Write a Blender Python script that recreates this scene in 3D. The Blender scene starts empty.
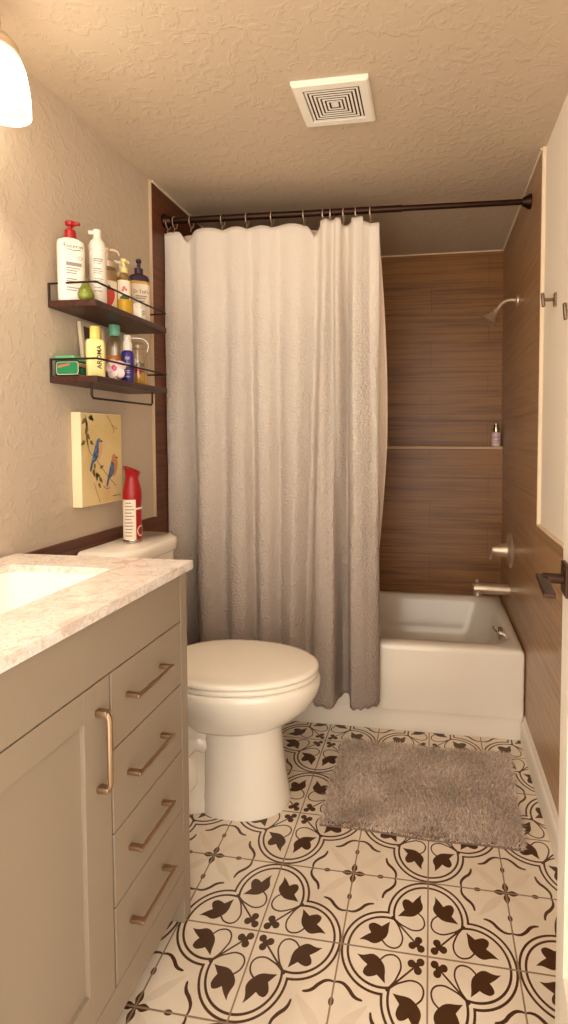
import bpy, bmesh, math, random
from mathutils import Vector, Matrix, noise
from mathutils.geometry import delaunay_2d_cdt
random.seed(7)
PI = math.pi
SC = bpy.context.scene
COL = SC.collection

# ------------------------------------------------------------------ dimensions (metres)
XL, XR = -0.50, 1.0375          # finished faces of the two side walls
YB = 1.610                      # back wall above the ledge
YLEDGE = 1.540                   # front of the thicker lower back wall
YT = 0.57                       # where the full-height shower tile starts
ZC = 2.318                      # ceiling
ZW = 0.94                       # top of the tiled wainscot
YF = -1.16                      # wall with the doorway (behind which the camera stands)
S = 0.2148                      # floor tile module

# ------------------------------------------------------------------ colour / materials
def lin(c):
    c /= 255.0
    return c / 12.92 if c <= 0.04045 else ((c + 0.055) / 1.055) ** 2.4
def rgb(r, g, b): return (lin(r), lin(g), lin(b), 1.0)

def mat(name, col, rough=0.5, metal=0.0, spec=0.5, coat=0.0, emit=None, es=0.0):
    m = bpy.data.materials.new(name); m.use_nodes = True
    b = m.node_tree.nodes['Principled BSDF']
    b.inputs['Base Color'].default_value = col
    b.inputs['Roughness'].default_value = rough
    b.inputs['Metallic'].default_value = metal
    b.inputs['Specular IOR Level'].default_value = spec
    b.inputs['Coat Weight'].default_value = coat
    if emit:
        b.inputs['Emission Color'].default_value = emit
        b.inputs['Emission Strength'].default_value = es
    return m

class NT:
    """small helper to wire nodes"""
    def __init__(s, m): s.m = m; s.t = m.node_tree; s.b = s.t.nodes['Principled BSDF']
    def n(s, typ, **kw):
        nd = s.t.nodes.new(typ)
        for k, v in kw.items():
            if k in nd.inputs: nd.inputs[k].default_value = v
            else: setattr(nd, k, v)
        return nd
    def l(s, a, b): s.t.links.new(a, b)
    def ramp(s, fac, stops):
        r = s.n('ShaderNodeValToRGB'); e = r.color_ramp.elements
        while len(e) < len(stops): e.new(0.5)
        for i, (p, c) in enumerate(stops): e[i].position = p; e[i].color = c
        s.l(fac, r.inputs['Fac']); return r.outputs['Color']
    def coords(s, scale=(1, 1, 1), kind='Object'):
        tc = s.n('ShaderNodeTexCoord'); mp = s.n('ShaderNodeMapping')
        mp.inputs['Scale'].default_value = scale
        s.l(tc.outputs[kind], mp.inputs['Vector']); return mp.outputs['Vector']
    def bump(s, h, strength=0.3, dist=0.002, prev=None):
        bp = s.n('ShaderNodeBump'); bp.inputs['Strength'].default_value = strength
        bp.inputs['Distance'].default_value = dist
        s.l(h, bp.inputs['Height'])
        if prev: s.l(prev, bp.inputs['Normal'])
        return bp.outputs['Normal']

def paint_mat(name, col, strength, dist, sc=26):
    m = mat(name, col, 0.75, spec=0.25); t = NT(m)
    v = t.coords()
    n1 = t.n('ShaderNodeTexNoise', Scale=sc, Detail=3.0, Roughness=0.55, Distortion=0.8); t.l(v, n1.inputs['Vector'])
    r = t.ramp(n1.outputs['Fac'], [(0.50, (0, 0, 0, 1)), (0.60, (1, 1, 1, 1))])
    n2 = t.n('ShaderNodeTexNoise', Scale=sc * 4.5, Detail=2.0); t.l(v, n2.inputs['Vector'])
    a = t.bump(r, strength, dist); b = t.bump(n2.outputs['Fac'], strength * 0.45, dist * 0.6, a)
    t.l(b, t.b.inputs['Normal'])
    return m

def tile_wall_mat(name, axis, col_a, col_b, joint, rough=0.38):
    """large wood-look porcelain planks; axis = horizontal axis of the wall"""
    m = mat(name, col_a, rough, spec=0.45); t = NT(m)
    tc = t.n('ShaderNodeTexCoord'); sp = t.n('ShaderNodeSeparateXYZ'); t.l(tc.outputs['Object'], sp.inputs[0])
    cb = t.n('ShaderNodeCombineXYZ'); t.l(sp.outputs[axis], cb.inputs['X']); t.l(sp.outputs['Z'], cb.inputs['Y'])
    br = t.n('ShaderNodeTexBrick', Scale=1.0); br.offset = 0.5; br.offset_frequency = 2
    br.inputs['Mortar Size'].default_value = 0.0014; br.inputs['Mortar Smooth'].default_value = 0.2
    br.inputs['Brick Width'].default_value = 0.64; br.inputs['Row Height'].default_value = 0.152
    br.inputs['Color1'].default_value = (0.42, 0.42, 0.42, 1); br.inputs['Color2'].default_value = (0.58, 0.58, 0.58, 1)
    t.l(cb.outputs[0], br.inputs['Vector'])
    mp = t.n('ShaderNodeMapping'); mp.inputs['Scale'].default_value = (1.6, 55, 1); t.l(cb.outputs[0], mp.inputs['Vector'])
    n1 = t.n('ShaderNodeTexNoise', Scale=1.0, Detail=5.0, Roughness=0.62, Distortion=0.3); t.l(mp.outputs[0], n1.inputs['Vector'])
    mp2 = t.n('ShaderNodeMapping'); mp2.inputs['Scale'].default_value = (1.0, 9, 1); t.l(cb.outputs[0], mp2.inputs['Vector'])
    n2 = t.n('ShaderNodeTexNoise', Scale=1.0, Detail=3.0); t.l(mp2.outputs[0], n2.inputs['Vector'])
    mx = t.n('ShaderNodeMath', operation='MULTIPLY_ADD'); t.l(n2.outputs['Fac'], mx.inputs[0]); mx.inputs[1].default_value = 0.5
    t.l(n1.outputs['Fac'], mx.inputs[2])
    ad = t.n('ShaderNodeMath', operation='MULTIPLY_ADD'); t.l(br.outputs['Color'], ad.inputs[0]); ad.inputs[1].default_value = 0.35
    t.l(mx.outputs[0], ad.inputs[2])
    c = t.ramp(ad.outputs[0], [(0.70, col_b), (1.12 if False else 1.0, col_a)])
    mix = t.n('ShaderNodeMixRGB'); t.l(br.outputs['Fac'], mix.inputs['Fac']); t.l(c, mix.inputs[1]); mix.inputs[2].default_value = joint
    t.l(mix.outputs[0], t.b.inputs['Base Color'])
    nb = t.bump(n1.outputs['Fac'], 0.12, 0.0015)
    t.l(nb, t.b.inputs['Normal'])
    return m

def noise_col(m, c1, c2, scale, lo=0.35, hi=0.65, det=4.0, dist=0.0, sc3=(1, 1, 1)):
    t = NT(m); v = t.coords(sc3)
    n = t.n('ShaderNodeTexNoise', Scale=scale, Detail=det, Distortion=dist); t.l(v, n.inputs['Vector'])
    t.l(t.ramp(n.outputs['Fac'], [(lo, c1), (hi, c2)]), t.b.inputs['Base Color'])
    return m

M = {}
M['ceiling'] = paint_mat('ceiling_paint', rgb(200, 182, 158), 0.26, 0.004, 24)
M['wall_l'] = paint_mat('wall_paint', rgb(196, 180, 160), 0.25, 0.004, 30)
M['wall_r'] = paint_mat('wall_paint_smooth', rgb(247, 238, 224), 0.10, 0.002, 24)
M['white_trim'] = mat('white_trim', rgb(238, 230, 216), 0.45)
M['caulk'] = mat('caulk', rgb(232, 214, 186), 0.6)
M['tile_back'] = tile_wall_mat('tile_back', 'X', rgb(152, 105, 58), rgb(102, 66, 33), rgb(104, 68, 38))
M['tile_sheen'] = tile_wall_mat('tile_sheen', 'Y', rgb(178, 142, 104), rgb(142, 106, 72), rgb(122, 90, 60), 0.30)  # right wall: same planks, with the grazing reflection lightened into the colour
M['tile_shaded'] = tile_wall_mat('tile_left_shaded', 'Y', rgb(106, 58, 34), rgb(66, 32, 18), rgb(50, 26, 16), 0.4)  # left wall: same planks, with the shadow there darkened into the colour
M['tile_base'] = noise_col(mat('tile_cream', rgb(230, 217, 198), 0.32), rgb(224, 209, 189), rgb(236, 224, 207), 5)
M['tile_petal'] = mat('tile_petal', rgb(223, 208, 188), 0.32)
M['tile_brown'] = mat('tile_brown', rgb(74, 45, 22), 0.36)
M['grout'] = mat('grout', rgb(150, 128, 104), 0.9)
M['cabinet'] = mat('cabinet_paint', rgb(146, 131, 113), 0.42)
M['gap'] = mat('dark_gap', rgb(60, 48, 38), 0.8)
M['nickel'] = mat('brushed_nickel', rgb(214, 194, 170), 0.38, 0.75)
M['pull'] = mat('champagne_pull', rgb(176, 150, 124), 0.36, 1.0)
M['bronze'] = mat('oiled_bronze', rgb(58, 38, 30), 0.38, 0.85)
M['lever'] = mat('dark_bronze_lever', rgb(66, 44, 33), 0.4, 0.7)
M['porcelain'] = mat('porcelain', rgb(240, 232, 218), 0.10, coat=0.4)
M['seat'] = mat('seat_plastic', rgb(242, 234, 220), 0.18)
M['tub'] = mat('tub_enamel', rgb(238, 230, 216), 0.16, coat=0.2)
M['basin'] = mat('basin_ceramic', rgb(248, 244, 236), 0.12, coat=0.3)
M['iron'] = mat('black_iron', rgb(42, 32, 26), 0.5, 0.5)
M['liner'] = mat('liner_vinyl', rgb(236, 214, 192), 0.45)
M['espresso'] = noise_col(mat('espresso_wood', rgb(70, 34, 24), 0.42), rgb(44, 20, 16), rgb(76, 38, 28), 3, sc3=(30, 2, 30))
M['white_plastic'] = mat('white_plastic', rgb(240, 234, 222), 0.3)
M['red_plastic'] = mat('red_plastic', rgb(160, 20, 26), 0.3)
M['ink'] = mat('ink', rgb(60, 54, 56), 0.7)
M['ink_grey'] = mat('ink_grey', rgb(150, 142, 138), 0.7)
M['green_pear'] = noise_col(mat('green_glaze', rgb(120, 132, 40), 0.25), rgb(96, 112, 30), rgb(140, 148, 58), 18)
M['orange_red'] = mat('strawberry_red', rgb(214, 70, 44), 0.45)
M['leafgreen'] = mat('leaf_green', rgb(74, 96, 44), 0.6)
M['yellow'] = mat('yellow_soap', rgb(226, 178, 40), 0.3)
M['paleyellow'] = mat('pale_yellow_plastic', rgb(238, 224, 150), 0.4)
M['cream_label'] = mat('cream_label', rgb(240, 226, 204), 0.55)
M['purple'] = mat('dark_purple', rgb(52, 30, 58), 0.3)
M['gold'] = mat('gold_band', rgb(206, 160, 76), 0.45)
M['tin_green'] = mat('tin_green', rgb(36, 132, 88), 0.32, 0.1)
M['tin_dark'] = mat('tin_dark_green', rgb(30, 70, 44), 0.4)
M['tin_lid'] = mat('tin_lid_green', rgb(92, 172, 124), 0.35)
M['tin_cream'] = mat('tin_cream', rgb(222, 206, 176), 0.5)
M['tin_red'] = mat('tin_faded_red', rgb(176, 120, 92), 0.5)
M['mint'] = mat('mint_cap', rgb(112, 178, 150), 0.4)
M['orange'] = mat('orange_liquid', rgb(226, 128, 44), 0.3)
M['blue'] = mat('cobalt_blue', rgb(54, 44, 140), 0.18, coat=0.3)
M['pink'] = mat('petal_pink', rgb(238, 212, 212), 0.5)
M['pinkc'] = mat('petal_centre', rgb(212, 96, 128), 0.5)
M['photo_dark'] = mat('photo_dark', rgb(92, 70, 60), 0.5)
M['photo_grey'] = mat('photo_grey', rgb(176, 160, 160), 0.5)
M['canvas'] = noise_col(mat('canvas_yellow', rgb(226, 200, 142), 0.8), rgb(220, 192, 132), rgb(234, 212, 158), 6)
M['canvas_edge'] = mat('canvas_edge', rgb(242, 226, 188), 0.8)
M['bird_blue'] = noise_col(mat('bird_blue', rgb(80, 108, 148), 0.8), rgb(58, 76, 116), rgb(104, 136, 172), 60)
M['bird_rust'] = mat('bird_rust', rgb(206, 140, 86), 0.8)
M['bird_pale'] = mat('bird_pale', rgb(222, 176, 128), 0.8)
M['twig'] = mat('twig_brown', rgb(150, 118, 80), 0.8)
M['art_leaf'] = mat('painted_leaf', rgb(112, 104, 62), 0.8)
M['steel'] = mat('polished_steel', rgb(200, 190, 176), 0.15, 1.0)
M['lavender'] = mat('lavender_bottle', rgb(232, 204, 208), 0.35)
M['taupe_base'] = mat('mat_backing', rgb(128, 110, 96), 0.95)

def glass_mat(name, col, fac=0.12):
    m = bpy.data.materials.new(name); m.use_nodes = True; t = m.node_tree
    for n in list(t.nodes): t.nodes.remove(n)
    o = t.nodes.new('ShaderNodeOutputMaterial'); mx = t.nodes.new('ShaderNodeMixShader')
    tr = t.nodes.new('ShaderNodeBsdfTransparent'); tr.inputs[0].default_value = col
    pr = t.nodes.new('ShaderNodeBsdfGlossy'); pr.inputs['Color'].default_value = (.95, .93, .9, 1); pr.inputs['Roughness'].default_value = 0.12
    mx.inputs[0].default_value = fac
    t.links.new(tr.outputs[0], mx.inputs[1]); t.links.new(pr.outputs[0], mx.inputs[2]); t.links.new(mx.outputs[0], o.inputs[0])
    return m
M['glass'] = glass_mat('clear_glass', rgb(247, 243, 234), 0.13)
M['glass_y'] = glass_mat('amber_tinted_bottle', rgb(244, 226, 178), 0.22)

def marble():
    m = mat('marble_top', rgb(228, 212, 198), 0.2, coat=0.1); t = NT(m); v = t.coords()
    n1 = t.n('ShaderNodeTexNoise', Scale=16.0, Detail=7.0, Roughness=0.65, Distortion=1.6); t.l(v, n1.inputs['Vector'])
    c1 = t.ramp(n1.outputs['Fac'], [(0.38, rgb(214, 198, 186)), (0.48, rgb(232, 222, 212)), (0.62, rgb(238, 231, 223)), (0.70, rgb(206, 190, 177))])
    n2 = t.n('ShaderNodeTexNoise', Scale=30.0, Detail=6.0, Roughness=0.7, Distortion=2.5); t.l(v, n2.inputs['Vector'])
    f = t.ramp(n2.outputs['Fac'], [(0.485, (0, 0, 0, 1)), (0.50, (1, 1, 1, 1)), (0.515, (0, 0, 0, 1))])
    mx = t.n('ShaderNodeMixRGB'); t.l(f, mx.inputs['Fac']); t.l(c1, mx.inputs[1]); mx.inputs[2].default_value = rgb(176, 146, 126)
    t.l(mx.outputs[0], t.b.inputs['Base Color'])
    return m
M['marble'] = marble()

def curtain_mat():
    m = mat('curtain_fabric', rgb(235, 226, 214), 0.85, spec=0.2); t = NT(m)
    tc = t.n('ShaderNodeTexCoord'); sp = t.n('ShaderNodeSeparateXYZ'); t.l(tc.outputs['Object'], sp.inputs[0])
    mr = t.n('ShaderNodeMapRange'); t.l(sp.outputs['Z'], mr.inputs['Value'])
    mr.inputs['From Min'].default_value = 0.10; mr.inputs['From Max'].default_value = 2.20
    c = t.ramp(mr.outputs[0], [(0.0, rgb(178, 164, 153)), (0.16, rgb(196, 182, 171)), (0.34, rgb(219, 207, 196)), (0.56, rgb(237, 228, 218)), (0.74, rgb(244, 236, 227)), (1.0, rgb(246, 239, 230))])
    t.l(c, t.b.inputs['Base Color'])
    uv = t.n('ShaderNodeUVMap'); mp = t.n('ShaderNodeMapping'); mp.inputs['Scale'].default_value = (115, 125, 1)
    t.l(uv.outputs[0], mp.inputs['Vector'])
    vo = t.n('ShaderNodeTexVoronoi', Scale=1.0); t.l(mp.outputs[0], vo.inputs['Vector'])
    st = t.n('ShaderNodeMapRange'); t.l(sp.outputs['Z'], st.inputs['Value'])
    st.inputs['From Min'].default_value = 2.0; st.inputs['From Max'].default_value = 1.5
    ml = t.n('ShaderNodeMath', operation='MULTIPLY'); t.l(vo.outputs['Distance'], ml.inputs[0]); t.l(st.outputs[0], ml.inputs[1])
    a = t.bump(ml.outputs[0], 0.8, 0.008)
    n2 = t.n('ShaderNodeTexNoise', Scale=1.0, Detail=3.0, Distortion=0.7); mp2 = t.n('ShaderNodeMapping'); mp2.inputs['Scale'].default_value = (14, 9, 1)
    t.l(uv.outputs[0], mp2.inputs['Vector']); t.l(mp2.outputs[0], n2.inputs['Vector'])
    t.l(t.bump(n2.outputs['Fac'], 0.35, 0.012, a), t.b.inputs['Normal'])
    tl = t.n('ShaderNodeBsdfTranslucent'); t.l(c, tl.inputs['Color'])
    mx = t.n('ShaderNodeMixShader'); mx.inputs[0].default_value = 0.20
    t.l(t.b.outputs[0], mx.inputs[1]); t.l(tl.outputs[0], mx.inputs[2])
    t.l(mx.outputs[0], t.t.nodes['Material Output'].inputs['Surface'])
    return m
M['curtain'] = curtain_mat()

def pile_mat():
    m = mat('mat_pile', rgb(150, 130, 114), 0.95, spec=0.1); t = NT(m)
    g = t.n('ShaderNodeNewGeometry')
    c = t.ramp(g.outputs['Random Per Island'], [(0.0, rgb(188, 170, 155)), (1.0, rgb(242, 226, 210))])
    t.l(c, t.b.inputs['Base Color'])
    return m
M['pile'] = pile_mat()

# ------------------------------------------------------------------ objects
OBJ_ORIGIN = {}
def tag(o, label, cat, group=None):
    o['label'] = label; o['category'] = cat
    if group: o['group'] = group
    return o
def thing(name, label, cat, loc=(0, 0, 0), group=None):
    o = bpy.data.objects.new(name, None); COL.objects.link(o); o.location = loc
    o.empty_display_size = 0.05
    OBJ_ORIGIN[o] = Vector(loc)
    return tag(o, label, cat, group)
def obj(name, bm, m, parent=None, smooth=False, loc=None, sharp=35):
    """link a bmesh built in world coordinates as ONE mesh object (under its parent)"""
    org = OBJ_ORIGIN.get(parent, Vector((0, 0, 0))).copy() if parent is not None else Vector(loc or (0, 0, 0))
    bmesh.ops.translate(bm, verts=bm.verts, vec=-org)
    me = bpy.data.meshes.new(name); bm.normal_update(); bm.to_mesh(me); bm.free()
    o = bpy.data.objects.new(name, me); COL.objects.link(o)
    ms = m if isinstance(m, (list, tuple)) else [m]
    for x in ms: me.materials.append(x)
    if smooth:
        for p in me.polygons: p.use_smooth = True
        try: me.set_sharp_from_angle(angle=math.radians(sharp))
        except Exception: pass
    if parent is not None: o.parent = parent
    else: o.location = org
    OBJ_ORIGIN[o] = org
    return o
def struct(name, bm, m, parent=None, smooth=False):
    o = obj(name, bm, m, parent, smooth); o['kind'] = 'structure'; return o

def BM(): return bmesh.new()
def box(bm, x0, x1, y0, y1, z0, z1, bev=0.0, seg=2, xf=None):
    t = bmesh.new(); bmesh.ops.create_cube(t, size=1.0)
    for v in t.verts:
        v.co = Vector(((x0 + x1) / 2 + v.co.x * (x1 - x0), (y0 + y1) / 2 + v.co.y * (y1 - y0), (z0 + z1) / 2 + v.co.z * (z1 - z0)))
    if bev > 0: bmesh.ops.bevel(t, geom=t.edges[:], offset=bev, segments=seg, profile=0.5, affect='EDGES')
    if xf: bmesh.ops.transform(t, matrix=xf, verts=t.verts)
    join(bm, t); return bm
def join(bm, t, mi=None):
    if mi is not None:
        for f in t.faces: f.material_index = mi
    me = bpy.data.meshes.new('tmp'); t.to_mesh(me); t.free(); bm.from_mesh(me); bpy.data.meshes.remove(me)
def rings(bm, rs, cap0=True, cap1=True, closed=True):
    """skin a list of rings of points (each the same length)"""
    vs = [[bm.verts.new(p) for p in r] for r in rs]; n = len(rs[0])
    for a, b in zip(vs, vs[1:]):
        for i in range(n if closed else n - 1):
            j = (i + 1) % n
            try: bm.faces.new((a[i], a[j], b[j], b[i]))
            except ValueError: pass
    if cap0: bm.faces.new(list(reversed(vs[0])))
    if cap1: bm.faces.new(vs[-1])
    return bm
def lathe(bm, prof, c=(0, 0, 0), seg=28, sx=1.0, sy=1.0, ang=0.0, cap0=True, cap1=True, axis=None):
    """profile [(r,z)] around z at c; sx, sy squash it; axis (Matrix 3x3) turns it"""
    rs = []
    for r, z in prof:
        ring = []
        for k in range(seg):
            a = 2 * PI * k / seg
            p = Vector((max(r, 1e-5) * math.cos(a) * sx, max(r, 1e-5) * math.sin(a) * sy, z))
            if ang: p = Matrix.Rotation(ang, 3, 'Z') @ p
            if axis is not None: p = axis @ p
            ring.append(p + Vector(c))
        rs.append(ring)
    return rings(bm, rs, cap0, cap1)
def tube(bm, pts, r, seg=10, cap=True, flat=None):
    """sweep a circle (or r per point) along a polyline"""
    pts = [Vector(p) for p in pts]; n = len(pts)
    rr = r if isinstance(r, (list, tuple)) else [r] * n
    up = None; rs = []
    for i, p in enumerate(pts):
        d = (pts[min(i + 1, n - 1)] - pts[max(i - 1, 0)]).normalized()
        if up is None:
            up = Vector((0, 0, 1)) if abs(d.z) < 0.9 else Vector((1, 0, 0))
        u = d.cross(up).normalized(); w = u.cross(d).normalized(); up = w
        rs.append([p + (u * math.cos(2 * PI * k / seg) + w * math.sin(2 * PI * k / seg) * (flat or 1)) * rr[i] for k in range(seg)])
    return rings(bm, rs, cap, cap)
def cr(pts, n=8, closed=False):
    """Catmull-Rom through points of any dimension"""
    P = [tuple(p) for p in pts]; m = len(P); out = []
    for i in range(m if closed else m - 1):
        p1, p2 = P[i], P[(i + 1) % m]
        p0 = P[i - 1] if (closed or i > 0) else p1
        p3 = P[(i + 2) % m] if (closed or i + 2 < m) else p2
        for k in range(n):
            t = k / n
            out.append(tuple(0.5 * (2 * b + (c - a) * t + (2 * a - 5 * b + 4 * c - d) * t * t + (3 * b - a - 3 * c + d) * t ** 3) for a, b, c, d in zip(p0, p1, p2, p3)))
    if not closed: out.append(P[-1])
    return out
def prism(bm, poly, d0, d1, fr):
    """extrude a 2-D polygon: fr(u, v, w) -> world point, w from d0 to d1"""
    a = [bm.verts.new(fr(u, v, d0)) for u, v in poly]; b = [bm.verts.new(fr(u, v, d1)) for u, v in poly]
    n = len(poly)
    bm.faces.new(list(reversed(a))); bm.faces.new(b)
    for i in range(n): bm.faces.new((a[i], a[(i + 1) % n], b[(i + 1) % n], b[i]))
    return bm
def fixn(bm): bmesh.ops.recalc_face_normals(bm, faces=bm.faces); return bm
def rrect(cx, cy, hx, hy, r, n=6):
    out = []
    for sx, sy, a0 in ((1, 1, 0), (-1, 1, 90), (-1, -1, 180), (1, -1, 270)):
        for k in range(n + 1):
            a = math.radians(a0 + 90 * k / n)
            out.append((cx + sx * (hx - r) + r * math.cos(a), cy + sy * (hy - r) + r * math.sin(a)))
    return out
def text_mesh(txt, size, fr, bold=0.0):
    """flat lettering: mesh of a string, mapped by fr(u, v) -> world point"""
    cu = bpy.data.curves.new('txt', 'FONT'); cu.body = txt; cu.size = size; cu.align_x = 'CENTER'; cu.align_y = 'CENTER'
    cu.offset = bold; cu.resolution_u = 3
    o = bpy.data.objects.new('txt', cu); COL.objects.link(o)
    dg = bpy.context.evaluated_depsgraph_get(); dg.update()
    me = bpy.data.meshes.new_from_object(o.evaluated_get(dg))
    bm = bmesh.new(); bm.from_mesh(me)
    bpy.data.objects.remove(o); bpy.data.curves.remove(cu); bpy.data.meshes.remove(me)
    bmesh.ops.triangulate(bm, faces=bm.faces)
    bmesh.ops.subdivide_edges(bm, edges=[e for e in bm.edges if e.calc_length() > size * 0.3], cuts=2)
    for v in bm.verts: v.co = fr(v.co.x, v.co.y)
    return bm

# ================================================================== ROOM SHELL
# ---- floor: patterned cement tiles, mesh inlay of one tile mirrored over the room
def circ(cx, cy, r, n=14): return [(cx + r * math.cos(2 * PI * k / n), cy + r * math.sin(2 * PI * k / n)) for k in range(n)]
def stroke(pts, w):
    n = len(pts); ww = w if isinstance(w, (list, tuple)) else [w] * n
    L, R = [], []
    for i in range(n):
        a, b = pts[max(i - 1, 0)], pts[min(i + 1, n - 1)]
        d = Vector((b[0] - a[0], b[1] - a[1])).normalized(); nx, ny = -d.y, d.x
        L.append((pts[i][0] + nx * ww[i] / 2, pts[i][1] + ny * ww[i] / 2)); R.append((pts[i][0] - nx * ww[i] / 2, pts[i][1] - ny * ww[i] / 2))
    return L + R[::-1]
def winding(p, poly):
    w = 0; x, y = p; n = len(poly)
    for i in range(n):
        x0, y0 = poly[i]; x1, y1 = poly[(i + 1) % n]
        if y0 <= y:
            if y1 > y and (x1 - x0) * (y - y0) - (x - x0) * (y1 - y0) > 0: w += 1
        elif y1 <= y and (x1 - x0) * (y - y0) - (x - x0) * (y1 - y0) < 0: w -= 1
    return w
def tile_pattern():
    dark = []
    leaf = cr([(.085, .80), (.145, .735), (.192, .668)], 4)[:-1] + cr([(.192, .668), (.240, .700), (.292, .704), (.322, .655), (.312, .60), (.290, .552)], 4)[:-1] + \
        cr([(.290, .552), (.328, .505), (.370, .452)], 3)[:-1] + cr([(.368, .455), (.30, .464), (.235, .466), (.18, .478), (.14, .503), (.098, .545), (.070, .59), (.064, .64), (.084, .70), (.092, .75), (.085, .80)], 3)[:-1]
    loop = stroke(cr([(.118, .53), (.062, .475), (.040, .404), (.053, .348), (.091, .311), (.14, .296), (.194, .297), (.27, .325), (.343, .362), (.425, .43)], 4), .020)
    w = [.018 + .024 * math.sin(PI * min(1, i / 20 * 1.25 - .15)) if i > 3 else .02 for i in range(25)]
    sc = cr([(.438, 1.0), (.428, .955), (.440, .895), (.487, .832), (.538, .786), (.568, .735), (.580, .672)], 4)
    scw = [.020 + .020 * max(0, math.sin(PI * (i / 24) ** 1.3)) for i in range(24)] + [.002]
    scr = stroke(sc, scw[:len(sc)])
    for P in (leaf, loop, scr):
        dark.append(P); dark.append([(y, x) for x, y in P])
    dark.append(stroke([(.14, .14), (.25, .25), (.425, .425)], .022))
    for c in ((.106, .178), (.178, .106), (.078, .078)): dark.append(circ(*c, .045))
    dark.append(circ(.125, .125, .038))
    dark.append(circ(.425, .425, .024))
    for sw in (0, 1):
        dot = [(  .635 + .046 * math.cos(2 * PI * k / 10), 1.0 + .030 * math.sin(2 * PI * k / 10)) for k in range(10)]
        arm = cr([(1.0, .985), (.965, .976), (.93, .960), (.895, .963), (.860, .981), (.825, 1.0), (.825, 1.01), (1.0, 1.01)], 2)
        for P in (dot, arm): dark.append([(y, x) for x, y in P] if sw else P)
    ringsd = []
    for ro in (.498, .430):
        for r in (ro, ro - .028):
            xd = (0.5 + math.sqrt(0.25 - 2 * (0.25 - r * r))) / 2    # where the two lobes meet on the diagonal
            a1 = math.atan2(xd - .5, xd); pl = []
            for k in range(19):
                a = PI / 2 + (a1 - PI / 2) * k / 18
                pl.append((r * math.cos(a), .5 + r * math.sin(a)))
            pl += [(y, x) for x, y in reversed(pl[:-1])]
            ringsd.append((r, pl))
    petal = cr([(.97, .97), (.86, .78), (.70, .66), (.62, .62), (.66, .70), (.78, .86)], 3, True)
    pale = [petal]
    g = .010                                                          # half grout joint
    V, Eg = [], []
    def add(pl, closed=True):
        i0 = len(V); V.extend(Vector((min(max(x, 0), 1), min(max(y, 0), 1))) for x, y in pl); n = len(pl)
        for i in range(n if closed else n - 1): Eg.append((i0 + i, i0 + (i + 1) % n))
    add([(0, 0), (1, 0), (1, 1), (0, 1)]); add([(g, g), (1 - g, g), (1 - g, 1 - g), (g, 1 - g)])
    for P in dark + pale: add(P)
    for r, pl in ringsd: add(pl, False)
    vo, eo, fo = delaunay_2d_cdt(V, Eg, [], 0, 1e-5)[:3]
    def in_lobes(x, y, r): return x * x + (y - .5) ** 2 < r * r or (x - .5) ** 2 + y * y < r * r or (x < .42 and y < .42)
    out = []
    for f in fo:
        x = sum(vo[i].x for i in f) / 3; y = sum(vo[i].y for i in f) / 3
        grout = x < g or y < g or x > 1 - g or y > 1 - g
        dk = any(winding((x, y), P) for P in dark)
        for ro in (.498, .430):
            if in_lobes(x, y, ro) and not in_lobes(x, y, ro - .028): dk = True
        mi = 2 if grout else 1 if dk else (3 if any(winding((x, y), P) for P in pale) else 0)
        out.append((tuple(f), mi))
    return [(v.x, v.y) for v in vo], out
tv, tf = tile_pattern()
verts, faces, mis = [], [], []
for i in range(-3, 5):
    for j in range(-8, 4):
        ox, dx = (i, 1) if i % 2 else (i + 1, -1)
        oy, dy = (j, 1) if j % 2 else (j + 1, -1)
        b = len(verts)
        verts += [((ox + dx * x) * S, (oy + dy * y) * S, 0.0) for x, y in tv]
        for f, mi in tf:
            faces.append(tuple(b + k for k in (f if dx * dy > 0 else f[::-1]))); mis.append(mi)
me = bpy.data.meshes.new('floor'); me.from_pydata(verts, [], faces)
for k in ('tile_base', 'tile_brown', 'grout', 'tile_petal'): me.materials.append(M[k])
me.polygons.foreach_set('material_index', mis); me.update()
fl = bpy.data.objects.new('floor', me); COL.objects.link(fl); fl['kind'] = 'structure'
bm = BM(); box(bm, -0.66, 1.2, -1.75, 1.75, -0.08, -0.002); struct('subfloor', bm, M['grout'], fl)

bm = BM(); box(bm, -0.66, 1.2, -1.75, 1.75, ZC, ZC + 0.08); struct('ceiling', bm, M['ceiling'])
TT = 0.010
bm = BM(); box(bm, XL - 0.14, XL, YF - 0.12, 1.75, 0, ZC); wl = struct('wall_left', bm, M['wall_l'])
bm = BM(); box(bm, XL, XL + TT, YT, YB, 0.0, ZC - .004); struct('shower_tile', bm, M['tile_shaded'], wl)
bm = BM(); box(bm, XL, XL + TT, YF, YT, 0.0, ZW); struct('wainscot_tile', bm, M['tile_shaded'], wl)
bm = BM(); box(bm, XR + TT, XR + 0.14, YF - 0.12, 1.75, 0, ZC); wr = struct('wall_right', bm, M['wall_r'])
bm = BM(); box(bm, XR, XR + TT, YT, YB, 0.0, ZC - .004); struct('shower_tile', bm, M['tile_sheen'], wr)
bm = BM(); box(bm, XR, XR + TT, YF, YT, 0.0, ZW); struct('wainscot_tile', bm, M['tile_sheen'], wr)
bm = BM(); box(bm, XL - 0.14, XR + 0.14, YB, YB + 0.12, 0, ZC); wb = struct('wall_back', bm, M['tile_back'])
bm = BM(); box(bm, XL + TT, XR, YLEDGE, YB, 0.30, 1.206); struct('ledge_wall_tile', bm, M['tile_back'], wb)
bm = BM(); box(bm, XL + TT, XR, YLEDGE - .004, YB, 1.206, 1.220, 0.002); struct('ledge_cap', bm, mat('ledge_stone', rgb(206, 170, 128), 0.4), wb)
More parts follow.
